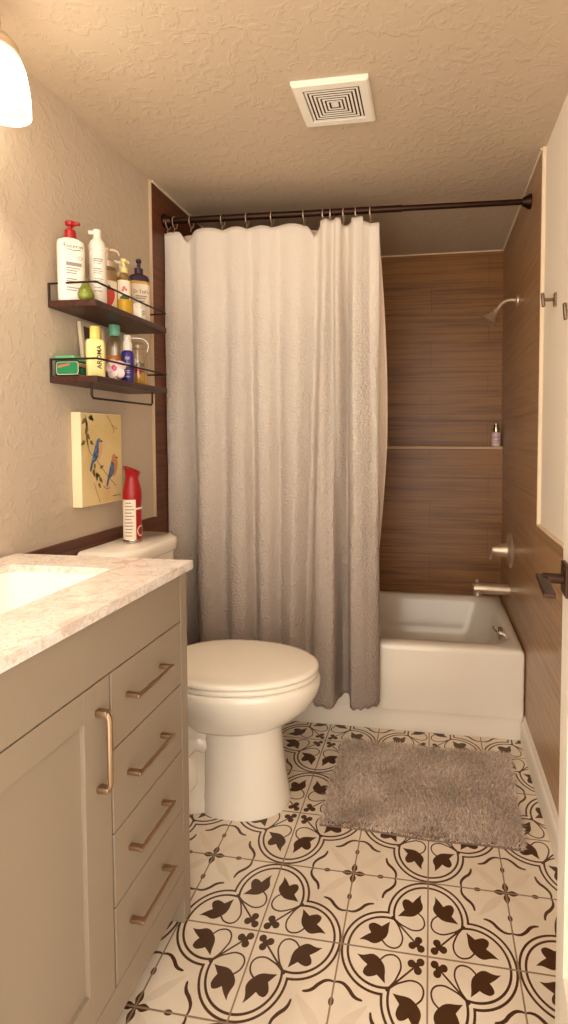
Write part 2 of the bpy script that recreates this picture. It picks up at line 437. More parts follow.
# trims
bm = BM(); box(bm, XL, XL + TT + .002, YT - .006, YT, ZW, ZC, 0.001); struct('trim_1', bm, mat('edge_trim', rgb(204, 182, 152), .5))
bm = BM(); box(bm, XR - .003, XR + TT, YT - .009, YT + .001, ZW, ZC, 0.001); struct('trim_2', bm, M['caulk'])
bm = BM(); box(bm, XR - .003, XR + TT, YF, YT - .009, ZW, ZW + .008, 0.001); struct('trim_3', bm, M['caulk'])
bm = BM(); box(bm, XR - .008, XR, YT, YB, ZC - .009, ZC, 0.002); struct('trim_4', bm, M['caulk'])
bm = BM(); box(bm, XL + TT, XL + TT + .008, YT, YB, ZC - .009, ZC, 0.002); struct('trim_5', bm, M['caulk'])
bm = BM(); box(bm, XL + TT + .01, XR - .01, YB - .006, YB, ZC - .007, ZC, 0.002); struct('trim_6', bm, M['caulk'])
# baseboard on the right wall (moulded top)
prof = [(0, 0), (-.016, 0), (-.016, .075), (-.013, .086), (-.008, .092), (-.006, .108), (-.003, .115), (0, .115)]
bm = BM(); prism(bm, prof, YF, 0.752, lambda u, v, w: (XR - .0005 + u, w, v)); fixn(bm); struct('baseboard_right', bm, M['white_trim'])
bm = BM(); prism(bm, prof, -0.10, 0.752, lambda u, v, w: (XL + TT - u, w, v)); fixn(bm); struct('baseboard_left', bm, M['white_trim'])

# ---- open door leaf by the right wall
HX, HY = 0.838, -1.10; EX, EY = 0.902, -0.385
dv = Vector((EX - HX, EY - HY, 0)); DW = dv.length; dv.normalize(); dn = Vector((-dv.y, dv.x, 0))  # dn points into the room (-x)
def dfr(u, v, w): return Vector((HX, HY, 0)) + dv * u + dn * w + Vector((0, 0, v))
def dbox(bm, u0, u1, v0, v1, w0, w1, bev=0):
    xf = Matrix.Translation((HX, HY, 0)) @ Matrix(((dv.x, dn.x, 0, 0), (dv.y, dn.y, 0, 0), (0, 0, 1, 0), (0, 0, 0, 1)))
    box(bm, u0, u1, w0, w1, v0, v1, bev, 2, xf)
door = bpy.data.objects.new('door_1', None); COL.objects.link(door); door.location = (HX, HY, 0); door['kind'] = 'structure'
OBJ_ORIGIN[door] = Vector((HX, HY, 0))
bm = BM(); dbox(bm, 0, DW, 0.008, 2.02, -.035, -.009, 0.001)
SW = 0.085
for a in ((0, SW, .008, 2.02), (DW - SW, DW, .008, 2.02), (SW, DW - SW, .008, .26), (SW, DW - SW, .88, 1.05), (SW, DW - SW, 1.90, 2.02)):
    dbox(bm, a[0], a[1], a[2], a[3], -.010, 0, 0.0015)
for (v0, v1) in ((.30, .84), (1.09, 1.86)): dbox(bm, SW + .035, DW - SW - .035, v0, v1, -.010, -.003, 0.003)
fixn(bm); obj('door_leaf', bm, M['white_trim'], door)
LZ = 1.008; LU = DW - 0.062
bm = BM(); dbox(bm, LU - .029, LU + .029, LZ - .029, LZ + .029, 0.0, 0.009, 0.002); hd = obj('door_rose', bm, M['lever'], door)
bm = BM(); tube(bm, [dfr(LU, LZ, .009), dfr(LU, LZ, .045)], .0095, 14); dbox(bm, LU - .118, LU + .013, LZ - .0045, LZ + .0045, .036, .056, .002)
fixn(bm); obj('door_lever', bm, M['lever'], door)

# ================================================================== BATHTUB
tub = thing('bathtub', 'white alcove bathtub with flat apron behind the shower curtain', 'bathtub', (0.28, 1.12, 0))
ZR = 0.386; y0, y1, x0, x1 = 0.755, 1.538, XL + TT + .003, XR - .003
def sect(hx, hy, cx, cy, r, z): return [(x, y, z) for x, y in rrect(cx, cy, hx, hy, r, 8)]
bm = BM(); cx, cy = (x0 + x1) / 2, (y0 + y1) / 2; hx, hy = (x1 - x0) / 2, (y1 - y0) / 2
rings(bm, [sect(hx, hy, cx, cy, .012, .098), sect(hx, hy, cx, cy, .012, ZR - .026), sect(hx - .002, hy - .002, cx, cy, .014, ZR - .010), sect(hx - .010, hy - .010, cx, cy, .02, ZR),
           sect(hx - .060, hy - .060, cx + .026, cy + .004, .10, ZR + .001), sect(hx - .070, hy - .068, cx + .026, cy + .004, .12, ZR - .006), sect(hx - .078, hy - .076, cx + .026, cy + .004, .13, ZR - .03),
           sect(hx - .105, hy - .10, cx + .026, cy, .14, ZR - .16), sect(hx - .15, hy - .125, cx + .026, cy, .14, .15), sect(hx - .20, hy - .17, cx + .026, cy, .12, .125)], True, True)
fixn(bm); ts = obj('shell', bm, M['tub'], tub, True, sharp=50)
bm = BM(); box(bm, x0, x1 - .004, y0 + .012, y0 + .04, 0.0, 0.0975, 0.002); obj('base_strip', bm, M['white_trim'], tub)
R_x = Matrix(((0, 0, -1), (0, 1, 0), (1, 0, 0)))   # local z -> world -x (out of the right wall)
oc = (0.9715, 1.060, 0.345)
bm = BM(); lathe(bm, [(.0, -.010), (.030, -.010), (.030, .006), (.026, .010), (0, .011)], oc, 24, axis=R_x)
ov = obj('overflow_plate', bm, M['steel'], tub, True)
bm = BM(); tube(bm, cr([(oc[0] - .012, oc[1], oc[2] + .004), (oc[0] - .026, oc[1], oc[2] + .018), (oc[0] - .030, oc[1], oc[2] + .030)], 4), .005, 8); obj('overflow_lever', bm, M['steel'], ov, True)

# ---- tub spout, valve, shower head on the right wall
t = thing('tub_spout', 'brushed nickel tub spout low on the right tiled wall', 'spout', (XR, 1.235, .502))
bm = BM(); c = Vector((XR, 1.235, .505))
tube(bm, [c + Vector(p) for p in ((.001, 0, 0), (-.02, 0, 0), (-.10, 0, .002), (-.155, 0, .003), (-.172, 0, .001), (-.178, 0, -.004))], [.028, .028, .028, .0285, .026, .014], 20)
obj('spout_body', fixn(bm), M['nickel'], t, True)
bm = BM(); lathe(bm, [(.014, -.038), (.022, -.038), (.022, 0)], c + Vector((-.155, 0, 0)), 16, cap0=True); obj('nozzle', fixn(bm), M['nickel'], t, True)
bm = BM(); lathe(bm, [(.005, .02), (.005, .036), (.0085, .038), (.0085, .046), (.004, .048)], c + Vector((-.158, 0, 0)), 12); obj('diverter_knob', fixn(bm), M['nickel'], t, True)
t = thing('shower_valve', 'round brushed nickel shower valve with lever handle above the spout', 'valve', (XR, 1.19, .715))
c = Vector((XR, 1.19, .715))
bm = BM(); lathe(bm, [(.084, -.001), (.086, .006), (.080, .014), (.05, .021), (.0, .023)], c, 36, axis=R_x); obj('escutcheon', fixn(bm), M['nickel'], t, True)
bm = BM(); lathe(bm, [(.036, .012), (.033, .04), (.027, .07), (.025, .090), (.021, .096), (0, .097)], c, 24, axis=R_x); obj('handle_hub', fixn(bm), M['nickel'], t, True)
bm = BM(); tube(bm, [c + Vector(p) for p in ((-.084, 0, .012), (-.094, 0, -.01), (-.100, -.004, -.048))], [.014, .013, .010], 12, flat=.6); obj('handle_lever', fixn(bm), M['nickel'], t, True)
t = thing('showerhead', 'small brushed nickel shower head on a bent arm high on the tiled wall', 'shower head', (XR, 1.10, 1.905))
c = Vector((XR, 1.10, 1.908))
bm = BM(); lathe(bm, [(.028, -.001), (.026, .006), (.014, .012), (0, .013)], c, 24, axis=R_x); obj('flange', fixn(bm), M['nickel'], t, True)
arm = cr([(-.002, 0, 0), (-.035, 0, .003), (-.062, 0, -.006), (-.083, 0, -.028), (-.096, 0, -.046)], 5)
bm = BM(); tube(bm, [c + Vector(p) for p in arm], .0085, 14); obj('arm', fixn(bm), M['nickel'], t, True)
d = Vector((-.60, -.12, -.79)).normalized(); ax = Vector((0, 1, 0)).cross(d).normalized(); A3 = Matrix((ax, d.cross(ax), d)).transposed()
bm = BM(); lathe(bm, [(.011, -.012), (.014, 0), (.014, .012), (.017, .016), (.020, .028), (.030, .046), (.036, .054), (.037, .062), (.032, .064), (0, .061)], c + Vector((-.096, 0, -.046)), 28, axis=A3)
obj('spray_head', fixn(bm), M['nickel'], t, True)

# bottle on the ledge
t = thing('spray_bottle', 'small pale pink bottle with metallic cap on the shower ledge', 'bottle', (1.004, 1.575, 1.22))
c = (1.004, 1.575, 1.2202)
bm = BM(); lathe(bm, [(.024, 0), (.026, .003), (.026, .072), (.022, .078), (.012, .081), (0, .081)], c, 24); obj('body', bm, M['lavender'], t, True)
bm = BM(); lathe(bm, [(.017, .081), (.017, .100), (.012, .118), (.011, .128), (.0, .130)], c, 20); obj('cap', bm, M['steel'], t, True)
bm = BM(); [box(bm, .990, 1.018, 1.575 - .0262, 1.575 - .0258, 1.220 + z, 1.220 + z + .004) for z in (.02, .032, .05)]; obj('label_print', bm, M['ink_grey'], t)

# ================================================================== CURTAIN ROD, RINGS, CURTAIN, LINER
YR, ZRD = 0.742, 2.207
def yr(x): return .675 + .118 * (x + .49) / 1.5275
def zr(x): return 2.195 + .030 * (x + .49) / 1.5275
rod = thing('curtain_rod', 'dark bronze tension rod spanning the shower below the ceiling', 'curtain rod', (XL + TT, yr(XL), zr(XL)))
XJ = 0.520
bm = BM(); tube(bm, [(XL + TT + .012, yr(XL + TT), zr(XL + TT)), (XJ, yr(XJ), zr(XJ))], .0135, 20); obj('outer_tube', fixn(bm), M['bronze'], rod, True)
bm = BM(); tube(bm, [(XJ, yr(XJ), zr(XJ)), (XR - .012, yr(XR), zr(XR))], .0115, 20); obj('inner_tube', fixn(bm), M['bronze'], rod, True)
R_l = Matrix(((0, 0, 1), (0, 1, 0), (-1, 0, 0)))
fp = [(.029, .0005), (.030, .004), (.028, .012), (.020, .024), (.0165, .034), (.0, .035)]
bm = BM(); lathe(bm, fp, (XR, yr(XR), zr(XR)), 28, axis=R_x); obj('end_flange', fixn(bm), M['bronze'], rod, True)
bm = BM(); lathe(bm, fp, (XL + TT, yr(XL + TT), zr(XL + TT)), 28, axis=R_l); obj('end_flange', fixn(bm), M['bronze'], rod, True)
def ux(u):  # curtain width coordinate: picture column at mid height -> metres along the rod
    return -0.496 + (u - 163.0) * 0.004253
ring_us = [168.0, 175, 192, 224, 249, 274, 306, 325, 332.5, 345, 357, 371]
ring_xs = [ux(u) for u in ring_us]
ring_where = ['first curtain ring from the left wall', 'second curtain ring from the left wall', 'third curtain ring from the left wall', 'fourth curtain ring from the left wall', 'fifth curtain ring from the left wall',
              'sixth curtain ring from the left wall', 'seventh curtain ring, left of the bunched folds', 'eighth curtain ring, first of the bunched folds', 'ninth curtain ring, inside the bunched folds',
              'tenth curtain ring, third from the free edge', 'eleventh curtain ring, second from the free edge', 'last curtain ring at the free edge of the curtain']
ring0 = None
for k, x in enumerate(ring_xs):
    if ring0 is None:
        bm = BM(); cz = ZRD - .009; pts = [(0, .022 * math.sin(a), cz + .024 * math.cos(a)) for a in [2 * PI * i / 24 for i in range(24)]]
        rs = []
        for i, p in enumerate(pts):
            a = 2 * PI * i / 24; rs.append([(0 + .0022 * math.cos(b), (.022 + .0022 * math.sin(b)) * math.sin(a) + YR, cz + (.0245 + .0022 * math.sin(b)) * math.cos(a)) for b in [2 * PI * q / 6 for q in range(6)]])
        rings(bm, rs + [rs[0]], False, False)
        tube(bm, [(0, YR, cz - .024), (0, YR - .004, cz - .034), (0, YR - .006, cz - .044)], .002, 6)
        bmesh.ops.remove_doubles(bm, verts=bm.verts, dist=1e-5)
        ring0 = obj('curtain_ring', fixn(bm), M['nickel'], None, True, loc=(0, YR, ZRD)); r = ring0
    else:
        r = ring0.copy(); COL.objects.link(r)
    r.location = (x, yr(x), zr(x))
    tag(r, 'metal ' + ring_where[k], 'curtain ring', 'rings along the curtain rod')

# plan of the folds: (u, depth) - negative depth comes towards the room
folds = [(162, .004), (169, -.012), (177, -.018), (183, -.004), (188, .040), (191, .036), (197, -.004), (205, -.022), (216, -.020), (226, .006), (236, -.016), (246, -.022), (253, .010), (262, -.018), (272, -.016), (281, .012),
         (292, -.022), (303, -.024), (311, .012), (317, .034), (321, .014), (325, -.040), (329, -.046), (333, -.006), (335.5, -.002), (338, -.040), (342, -.036), (345, .036), (348.5, .060), (351.5, .010), (356, -.050), (362, -.040), (367, -.018), (371, .002), (376, -.010), (380, -.004)]
fold_bot = [(162, .020), (169, .012), (177, .020), (183, .045), (188, .075), (191, .066), (197, .0), (205, -.030), (214, -.018), (224, .014), (236, -.026), (248, -.018), (256, .018), (264, -.022), (272, -.018), (281, .014),
            (288, -.012), (296, -.034), (303, -.010), (307, .016), (313, .004), (319, -.034), (326, -.050), (333, -.054), (338.5, -.044), (341, .020), (344, .056), (349, .058), (352, .014), (354.5, -.044), (360, -.052), (366, -.050), (371, -.040), (376, -.030), (380.5, -.012), (382, .010)]
NU = 8; A = cr(folds, NU); B = cr(fold_bot, NU); NVV = 110
ZT0, ZB0 = -0.056, 0.145
def ring_gap(x):
    d = min(abs(x - r) for r in ring_xs)
    return d
bm = BM(); uvl = bm.loops.layers.uv.new('UVMap'); grid = []
nA = len(A)
arc = [0.0]
for i in range(1, nA): arc.append(arc[-1] + math.hypot((B[i][0] - B[i - 1][0]) * .00428, B[i][1] - B[i - 1][1]))
for i in range(nA):
    colv = []
    xa, xb = ux(A[i][0]), ux(B[i][0])
    # scalloped heading: pinned at the rings, the cloth between two rings stands a little above the pins
    lo = max([r for r in ring_xs if r <= xa + 1e-6], default=None); hi = min([r for r in ring_xs if r > xa + 1e-6], default=None)
    if lo is None or hi is None: sc = 0.0
    else:
        tt = (xa - lo) / (hi - lo); wdt = hi - lo; sc = (4 * tt * (1 - tt)) ** .7 * min(.014, .12 * wdt)
    ztop = zr(xa) + ZT0 + sc - (.040 * math.exp(-((A[i][0] - 187) / 4.5) ** 2)) - (.045 * math.exp(-((A[i][0] - 316) / 4.5) ** 2)) + (.018 if 322 < A[i][0] < 343 or 353 < A[i][0] < 364 else 0)
    zbot = ZB0 + .004 * math.sin(A[i][0] * .9) + (.009 * math.exp(-((B[i][0] - 346) / 5) ** 2))
    for j in range(NVV + 1):
        v = j / NVV
        e = v * v * (3 - 2 * v)
        x = xa * (1 - e) + xb * e
        x += .0035 * noise.noise(Vector((A[i][0] * .05, v * 5, 3.1))) * min(1, v * 4)
        amp = .62 + .55 * min(1, v * 2.2)
        hg = max(0, 1 - v * 1.15) ** 1.6; y = (.655 + .046 * (x + .49) / .93) * (1 - hg) + (yr(x) - .006) * hg + (A[i][1] * (1 - e) + B[i][1] * e) * amp * (.55 + .45 * min(1, v * 6)) * 0.94
        y += .006 * noise.noise(Vector((A[i][0] * .045, v * 7, 0))) * min(1, v * 3) + .0025 * noise.noise(Vector((A[i][0] * .16, v * 16, 5)))
        z = ztop + (zbot - ztop) * v
        # waist: hangs slightly in near the middle on the free edge
        colv.append(bm.verts.new((max(x, XL + TT + .003 + .0001 * i), min(y, 0.7495 if z < .45 else .82), z)))
    grid.append(colv)
for i in range(nA - 1):
    for j in range(NVV):
        f = bm.faces.new((grid[i][j], grid[i + 1][j], grid[i + 1][j + 1], grid[i][j + 1]))
        for lp, (a, b) in zip(f.loops, ((i, j), (i + 1, j), (i + 1, j + 1), (i, j + 1))): lp[uvl].uv = (arc[a], 2.0 * (1 - b / NVV))
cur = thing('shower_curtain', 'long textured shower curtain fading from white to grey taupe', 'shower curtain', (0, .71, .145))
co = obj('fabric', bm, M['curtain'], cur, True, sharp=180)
sm = co.modifiers.new('thick', 'SOLIDIFY'); sm.thickness = 0.0016; sm.offset = 0

bm = BM(); grid = []
for i in range(121):
    s = i / 120; colv = []
    for j in range(41):
        v = j / 40; z = zr(XL + .9 * s) - .057 - (zr(XL + .9 * s) - .057 - .30) * v
        ex = ux(378.5) + .034 * math.sin(PI * min(1, v * 1.25)) ** 1.0 * (1 if v < .8 else 1) - .05 * max(0, v - .5)
        x = (XL + TT + .012) + (ex - XL - TT - .012) * s
        y = yr(x) + .028 + (.885 - yr(x)) * min(1, v * 1.15) + .010 * math.sin(s * 46 + .8 * math.sin(v * 3)) * (1 - .3 * v)
        colv.append(bm.verts.new((x, y, z)))
    grid.append(colv)
for i in range(120):
    for j in range(40): bm.faces.new((grid[i][j], grid[i + 1][j], grid[i + 1][j + 1], grid[i][j + 1]))
ln = thing('shower_liner', 'thin pale shower liner hanging inside the tub behind the fabric curtain', 'shower liner', (0, .80, .30))
lo_ = obj('sheet', bm, M['liner'], ln, True, sharp=180); sm = lo_.modifiers.new('thick', 'SOLIDIFY'); sm.thickness = 0.0008

# ================================================================== TOILET
TC = 0.262
toi = thing('toilet', 'white two piece toilet with closed lid beside the vanity', 'toilet', (-0.05, TC, 0))
def egg(xb, xf, hw, z, sq=2.3, n=44, cy=TC, pt=1.0):
    """plan outline: blunter at the back (xb), rounder at the front (xf)"""
    xm = xb + (xf - xb) * 0.46; out = []
    for k in range(n):
        a = 2 * PI * k / n; c_, s_ = math.cos(a), math.sin(a)
        e = 2.0 if c_ > 0 else sq
        ax_ = (xf - xm) if c_ > 0 else (xm - xb)
        out.append((xm + ax_ * math.copysign(abs(c_) ** (2 / e), c_), cy + hw * math.copysign(abs(s_) ** (2 / e), s_), z))
    return out
def zsc(L, k=1.07): return [[(x, y, z * k) for x, y, z in r] for r in L]
bm = BM()
rings(bm, zsc([egg(-.20, .140, .112, .262, 2.6), egg(-.22, .166, .124, .275, 2.4), egg(-.25, .206, .146, .300), egg(-.27, .244, .170, .335), egg(-.28, .266, .187, .372), egg(-.28, .274, .195, .400), egg(-.28, .272, .194, .415), egg(-.278, .264, .188, .421)]))
fixn(bm); obj('bowl', bm, M['porcelain'], toi, True, sharp=60)
bm = BM()   # pedestal column under the front of the bowl, with the narrower trapway and foot behind it
rings(bm, zsc([egg(-.125, .166, .120, 0.001, 4), egg(-.125, .166, .120, .012, 4), egg(-.122, .162, .118, .03, 4), egg(-.120, .150, .112, .10, 3.8), egg(-.122, .140, .107, .18, 3.6), egg(-.128, .136, .105, .24, 3.4), egg(-.13, .140, .108, .275, 3)]))
fixn(bm); obj('pedestal', bm, M['porcelain'], toi, True, sharp=60)
bm = BM()
rings(bm, zsc([egg(-.36, -.02, .118, 0.001, 3.6), egg(-.36, -.02, .118, .022, 3.6), egg(-.36, -.02, .110, .032, 3.6), egg(-.34, -.02, .085, .05, 3), egg(-.34, -.02, .074, .13, 3), egg(-.36, -.02, .09, .20, 3), egg(-.40, -.02, .12, .26, 3.4), egg(-.42, -.02, .16, .34, 4), egg(-.42, -.05, .17, .40, 4)]))
fixn(bm); tr = obj('trapway_base', bm, M['porcelain'], toi, True, sharp=60)
bm = BM()
for s in (-1, 1):
    tube(bm, cr([(-.11, TC + s * .060, .22), (-.15, TC + s * .074, .235), (-.20, TC + s * .080, .18), (-.17, TC + s * .078, .10), (-.24, TC + s * .078, .06), (-.31, TC + s * .072, .10)], 6), .034, 14)
fixn(bm); obj('trapway_relief', bm, M['porcelain'], tr, True, sharp=60)
SZ = .0295
bm = BM(); rings(bm, [egg(-.272, .262, .188, .4225 + SZ), egg(-.274, .267, .192, .428 + SZ), egg(-.274, .267, .192, .436 + SZ), egg(-.272, .263, .189, .440 + SZ)]); fixn(bm); obj('seat', bm, M['seat'], toi, True, sharp=60)
bm = BM(); rings(bm, [egg(-.285, .263, .189, .4415 + SZ), egg(-.287, .268, .194, .446 + SZ), egg(-.287, .268, .194, .452 + SZ), egg(-.284, .262, .189, .4585 + SZ), egg(-.27, .25, .172, .461 + SZ), egg(-.16, .14, .08, .462 + SZ)]); fixn(bm); ld = obj('lid', bm, M['seat'], toi, True, sharp=60)
for s in (-1, 1):
    bm = BM(); box(bm, -.303, -.270, TC + s * .075 - .02, TC + s * .075 + .02, .4215 + SZ, .447 + SZ, .006); obj('hinge', bm, M['seat'], toi, True)
def tk(x1_, h, z, r=.10):
    x0_ = XL + .016; out = [(x0_, TC - h, z), (x0_, TC - h * .5, z), (x0_, TC, z), (x0_, TC + h * .5, z), (x0_, TC + h, z)]
    for k in range(10):
        a = PI / 2 - (PI / 2) * k / 9; out.append((x1_ - r + r * math.cos(a), TC + h - r + r * math.sin(a), z))
    for k in range(10):
        a = -(PI / 2) * k / 9; out.append((x1_ - r + r * math.cos(a), TC - h + r + r * math.sin(a), z))
    return out
bm = BM(); rings(bm, [tk(-.330, .150, .4515), tk(-.322, .165, .48), tk(-.316, .180, .60), tk(-.312, .188, .80), tk(-.311, .189, .850)]); fixn(bm); obj('tank', bm, M['porcelain'], toi, True, sharp=60)
bm = BM(); rings(bm, [tk(-.304, .195, .8505, .11), tk(-.299, .199, .856, .11), tk(-.299, .199, .884, .11), tk(-.303, .196, .894, .11), tk(-.314, .186, .899, .105)]); fixn(bm); obj('tank_lid', bm, M['porcelain'], toi, True, sharp=60)
bm = BM(); tube(bm, [(-.312, TC - .06, .79), (-.297, TC - .06, .79)], .011, 14); box(bm, -.299, -.289, TC - .07, TC + .005, .782, .797, .003); obj('flush_lever', fixn(bm), M['nickel'], toi, True)

# ---- air freshener can on the tank lid
cc = Vector((-.400, .247, .8995))
t = thing('air_freshener_can', 'red and white air freshener can standing on the toilet tank lid', 'spray can', cc)
CA = math.atan2(-1.454 - cc.y, .644 - cc.x)
bm = BM(); lathe(bm, [(.0, .002), (.026, .002), (.026, .0), (.0315, .001), (.0325, .006), (.031, .012)], cc, 32, cap0=False); obj('base_rim', bm, M['steel'], t, True)
bm = BM(); lathe(bm, [(.030, .010), (.030, .125), (.0285, .135)], cc, 32, cap0=True); cb = obj('can_body', bm, M['red_plastic'], t, True)
bm = BM(); ring_list = []
for r, z, tl in ((.0295, .135, 0), (.0305, .140, 0), (.0325, .160, 0), (.0315, .182, 0), (.027, .203, 0), (.0225, .220, .1), (.0215, .232, .25), (.024, .246, .38), (.0285, .257, .45), (.0275, .2585, .45), (.016, .250, .45)):
    ring_list.append([cc + Vector((r * math.cos(2 * PI * k / 32), r * math.sin(2 * PI * k / 32), z + tl * r * math.cos(2 * PI * k / 32 - CA + 1.9))) for k in range(32)])
rings(bm, ring_list); obj('spray_cap', fixn(bm), M['red_plastic'], t, True)
bm = BM()
def cyl_patch(bm, c, r, a0, a1, z0, z1fn, n=12):
    lo = [bm.verts.new(c + Vector((r * math.cos(a0 + (a1 - a0) * k / n), r * math.sin(a0 + (a1 - a0) * k / n), z0))) for k in range(n + 1)]
    hi = [bm.verts.new(c + Vector((r * math.cos(a0 + (a1 - a0) * k / n), r * math.sin(a0 + (a1 - a0) * k / n), z1fn(k / n)))) for k in range(n + 1)]
    for k in range(n): bm.faces.new((lo[k], lo[k + 1], hi[k + 1], hi[k]))
cyl_patch(bm, cc, .0318, CA - 1.75, CA + .35, .012, lambda q: .178 - .024 * q); obj('label_panel', bm, M['cream_label'], cb)
bm = BM()
for q in range(11):
    z = .025 + q * .0115; w0 = random.uniform(-.9, -.75); w1 = random.uniform(-.15, .2)
    cyl_patch(bm, cc, .0321, CA + w0, CA + w1, z, lambda p, z=z: z + .0035)
obj('label_print', bm, M['ink_grey'], cb)
bm = BM()
for q in range(20):
    a0, a1 = 2 * PI * q / 20, 2 * PI * (q + 1) / 20
    f = lambda a, r: cc + Matrix.Rotation(CA + .95 + r * math.cos(a) / .0305, 3, 'Z') @ Vector((.0322, 0, 0)) + Vector((0, 0, .042 + 1.3 * r * math.sin(a)))
    bm.faces.new([bm.verts.new(p) for p in (f(a0, .012), f(a1, .012), f(a1, .015), f(a0, .015))])
obj('emblem', bm, M['cream_label'], cb)
bm = BM(); cyl_patch(bm, cc, .0323, CA + .30, CA + 1.4, .118, lambda p: .124 + .003 * p, 8); obj('band', bm, M['cream_label'], cb)

# ================================================================== VANITY
van = thing('vanity_cabinet', 'grey beige vanity cabinet with one shaker door and four drawers', 'cabinet', (-0.25, -0.65, 0))
VY1, VY0 = -0.157, -1.14; XV0 = XL + TT - .015; TH = .019
bm = BM(); ZV = .918
box(bm, XV0, -.022, VY1 - .018, VY1, .066, ZV); box(bm, XV0, -.022, VY0, VY0 + .018, .066, ZV); box(bm, XV0, XV0 + .012, VY0, VY1, .066, ZV)
box(bm, XV0, -.022, VY0, VY1, .066, .082); box(bm, -.045, -.030, VY0 + .02, VY1 - .02, .082, ZV)
obj('body', bm, M['cabinet'], van)
bm = BM(); box(bm, -.0305, -.022, VY0 + .01, VY1 - .03, .10, ZV - .002); obj('reveal', bm, M['gap'], van)
bm = BM(); box(bm, -.048, 0, VY1 - .034, VY1, -0.0075, ZV, .0015); obj('leg', bm, M['cabinet'], van)
bm = BM(); box(bm, -.048, 0, VY0, VY0 + .034, -0.0075, ZV, .0015); obj('leg', bm, M['cabinet'], van)
for yy in (VY1 - .040, VY0):
    bm = BM(); box(bm, XV0, XV0 + .045, yy, yy + .044, -0.0075, .066, .0015); obj('leg', bm, M['cabinet'], van)
bm = BM(); box(bm, -.021, 0, VY0 + .034, VY1 - .034, .066, .137, .0015); obj('bottom_rail', bm, M['cabinet'], van)
YD1, YD0 = VY1 - .037, -.488
bm = BM(); box(bm, -TH, 0, VY0 + .037, YD1, .7955, .915, .0015); obj('false_front', bm, M['cabinet'], van)
zs = [(.1395, .3035), (.3065, .4585), (.4615, .6315), (.6345, .7925)]
def bar_pull(c, L, vertical=False):
    """flat bar pull: two square feet and a rounded bar"""
    bm = BM(); cx_, cy_, cz_ = c
    if vertical:
        pts = cr([(0.001, -L / 2), (.014, -L / 2), (.022, -L / 2 + .003), (.026, -L / 2 + .012)], 4)
        path = [(cx_ + p[0], cy_, cz_ + p[1]) for p in pts] + [(cx_ + .026, cy_, cz_)] + [(cx_ + p[0], cy_, cz_ - p[1]) for p in reversed(pts)]
        tube(bm, path, .0056, 10); [box(bm, cx_ + .0003, cx_ + .024, cy_ - .007, cy_ + .007, cz_ + s * L / 2 - .006, cz_ + s * L / 2 + .006, .002) for s in (-1, 1)]
    else:
        for s in (-1, 1): box(bm, cx_ + .0003, cx_ + .032, cy_ + s * (L / 2 - .008) - .006, cy_ + s * (L / 2 - .008) + .006, cz_ - .0045, cz_ + .0045, .0015)
        box(bm, cx_ + .026, cx_ + .033, cy_ - L / 2, cy_ + L / 2, cz_ - .0042, cz_ + .0042, .002)
    return fixn(bm)
for (za, zb) in reversed(zs):
    bm = BM(); box(bm, -TH, 0, YD0 + .003, YD1, za, zb, .0015); box(bm, -.30, -TH, YD0 + .03, YD1 - .03, za + .02, zb - .03)
    dr = obj('drawer', bm, M['cabinet'], van)
    obj('handle', bar_pull((0, -.364, (za + zb) / 2 + .011), .152), M['pull'], dr, True)
def shaker(ya, yb, hy_):
    bm = BM(); za, zb, st = .1395, .7925, .078
    box(bm, -TH, -.009, ya, yb, za, zb)
    box(bm, -TH, 0, ya, ya + st, za, zb, .0012); box(bm, -TH, 0, yb - st, yb, za, zb, .0012)
    box(bm, -TH, 0, ya + st, yb - st, za, za + .068, .0012); box(bm, -TH, 0, ya + st, yb - st, zb - .060, zb, .0012)
    d_ = obj('door', bm, M['cabinet'], van)
    obj('handle', bar_pull((0, hy_, .662), .150, True), M['pull'], d_, True)
shaker(-.858, YD0 - .003, -.531)
bm = BM(); box(bm, -TH, 0, VY0 + .037, -.861, .1395, .7925, .0015); obj('end_panel', bm, M['cabinet'], van)

# counter with a rectangular sink cut-out
ct = thing('countertop', 'veined cream marble countertop on the grey vanity', 'countertop', (-.25, -.65, .9195))
CX0, CX1, CY0, CY1, CZ0, CZ1 = XL + TT - .016, .013, -1.155, -.145, .9195, .941
SX0, SX1, SY0, SY1 = -.425, -.142, -.76, -.258
bm = BM()
inner = rrect((SX0 + SX1) / 2, (SY0 + SY1) / 2, (SX1 - SX0) / 2, (SY1 - SY0) / 2, .014, 4)
n = len(inner)
def outer_pt(x, y):
    cx_, cy_ = (SX0 + SX1) / 2, (SY0 + SY1) / 2; dx, dy = x - cx_, y - cy_
    return None
outer = []
for (x, y) in inner:   # push each rim point out to the matching side of the slab
    ox = CX1 if x > SX1 - .0145 else CX0 if x < SX0 + .0145 else x
    oy = CY1 if y > SY1 - .0145 else CY0 if y < SY0 + .0145 else y
    outer.append((ox, oy))
def put(pl, z): return [bm.verts.new((x, y, z)) for x, y in pl]
rng = [put(outer, CZ0), put(outer, CZ1 - .002), put(outer, CZ1), put(inner, CZ1), put(inner, CZ0)]
for a, b in zip(rng, rng[1:] + rng[:1]):
    for i in range(n):
        j = (i + 1) % n
        try: bm.faces.new((a[i], a[j], b[j], b[i]))
        except ValueError: pass
bmesh.ops.remove_doubles(bm, verts=bm.verts, dist=1e-6); bmesh.ops.dissolve_degenerate(bm, edges=bm.edges, dist=1e-6)
fixn(bm); obj('slab', bm, M['marble'], ct)
bm = BM(); e = .004
def sk(d, z, r): return [(x, y, z) for x, y in rrect((SX0 + SX1) / 2, (SY0 + SY1) / 2, (SX1 - SX0) / 2 + d, (SY1 - SY0) / 2 + d, r, 6)]
rings(bm, [sk(.018, .9188, .02), sk(e, .9188, .018), sk(e, .86, .022), sk(-.004, .80, .03), sk(-.02, .786, .04), sk(-.08, .780, .04)], False, True)
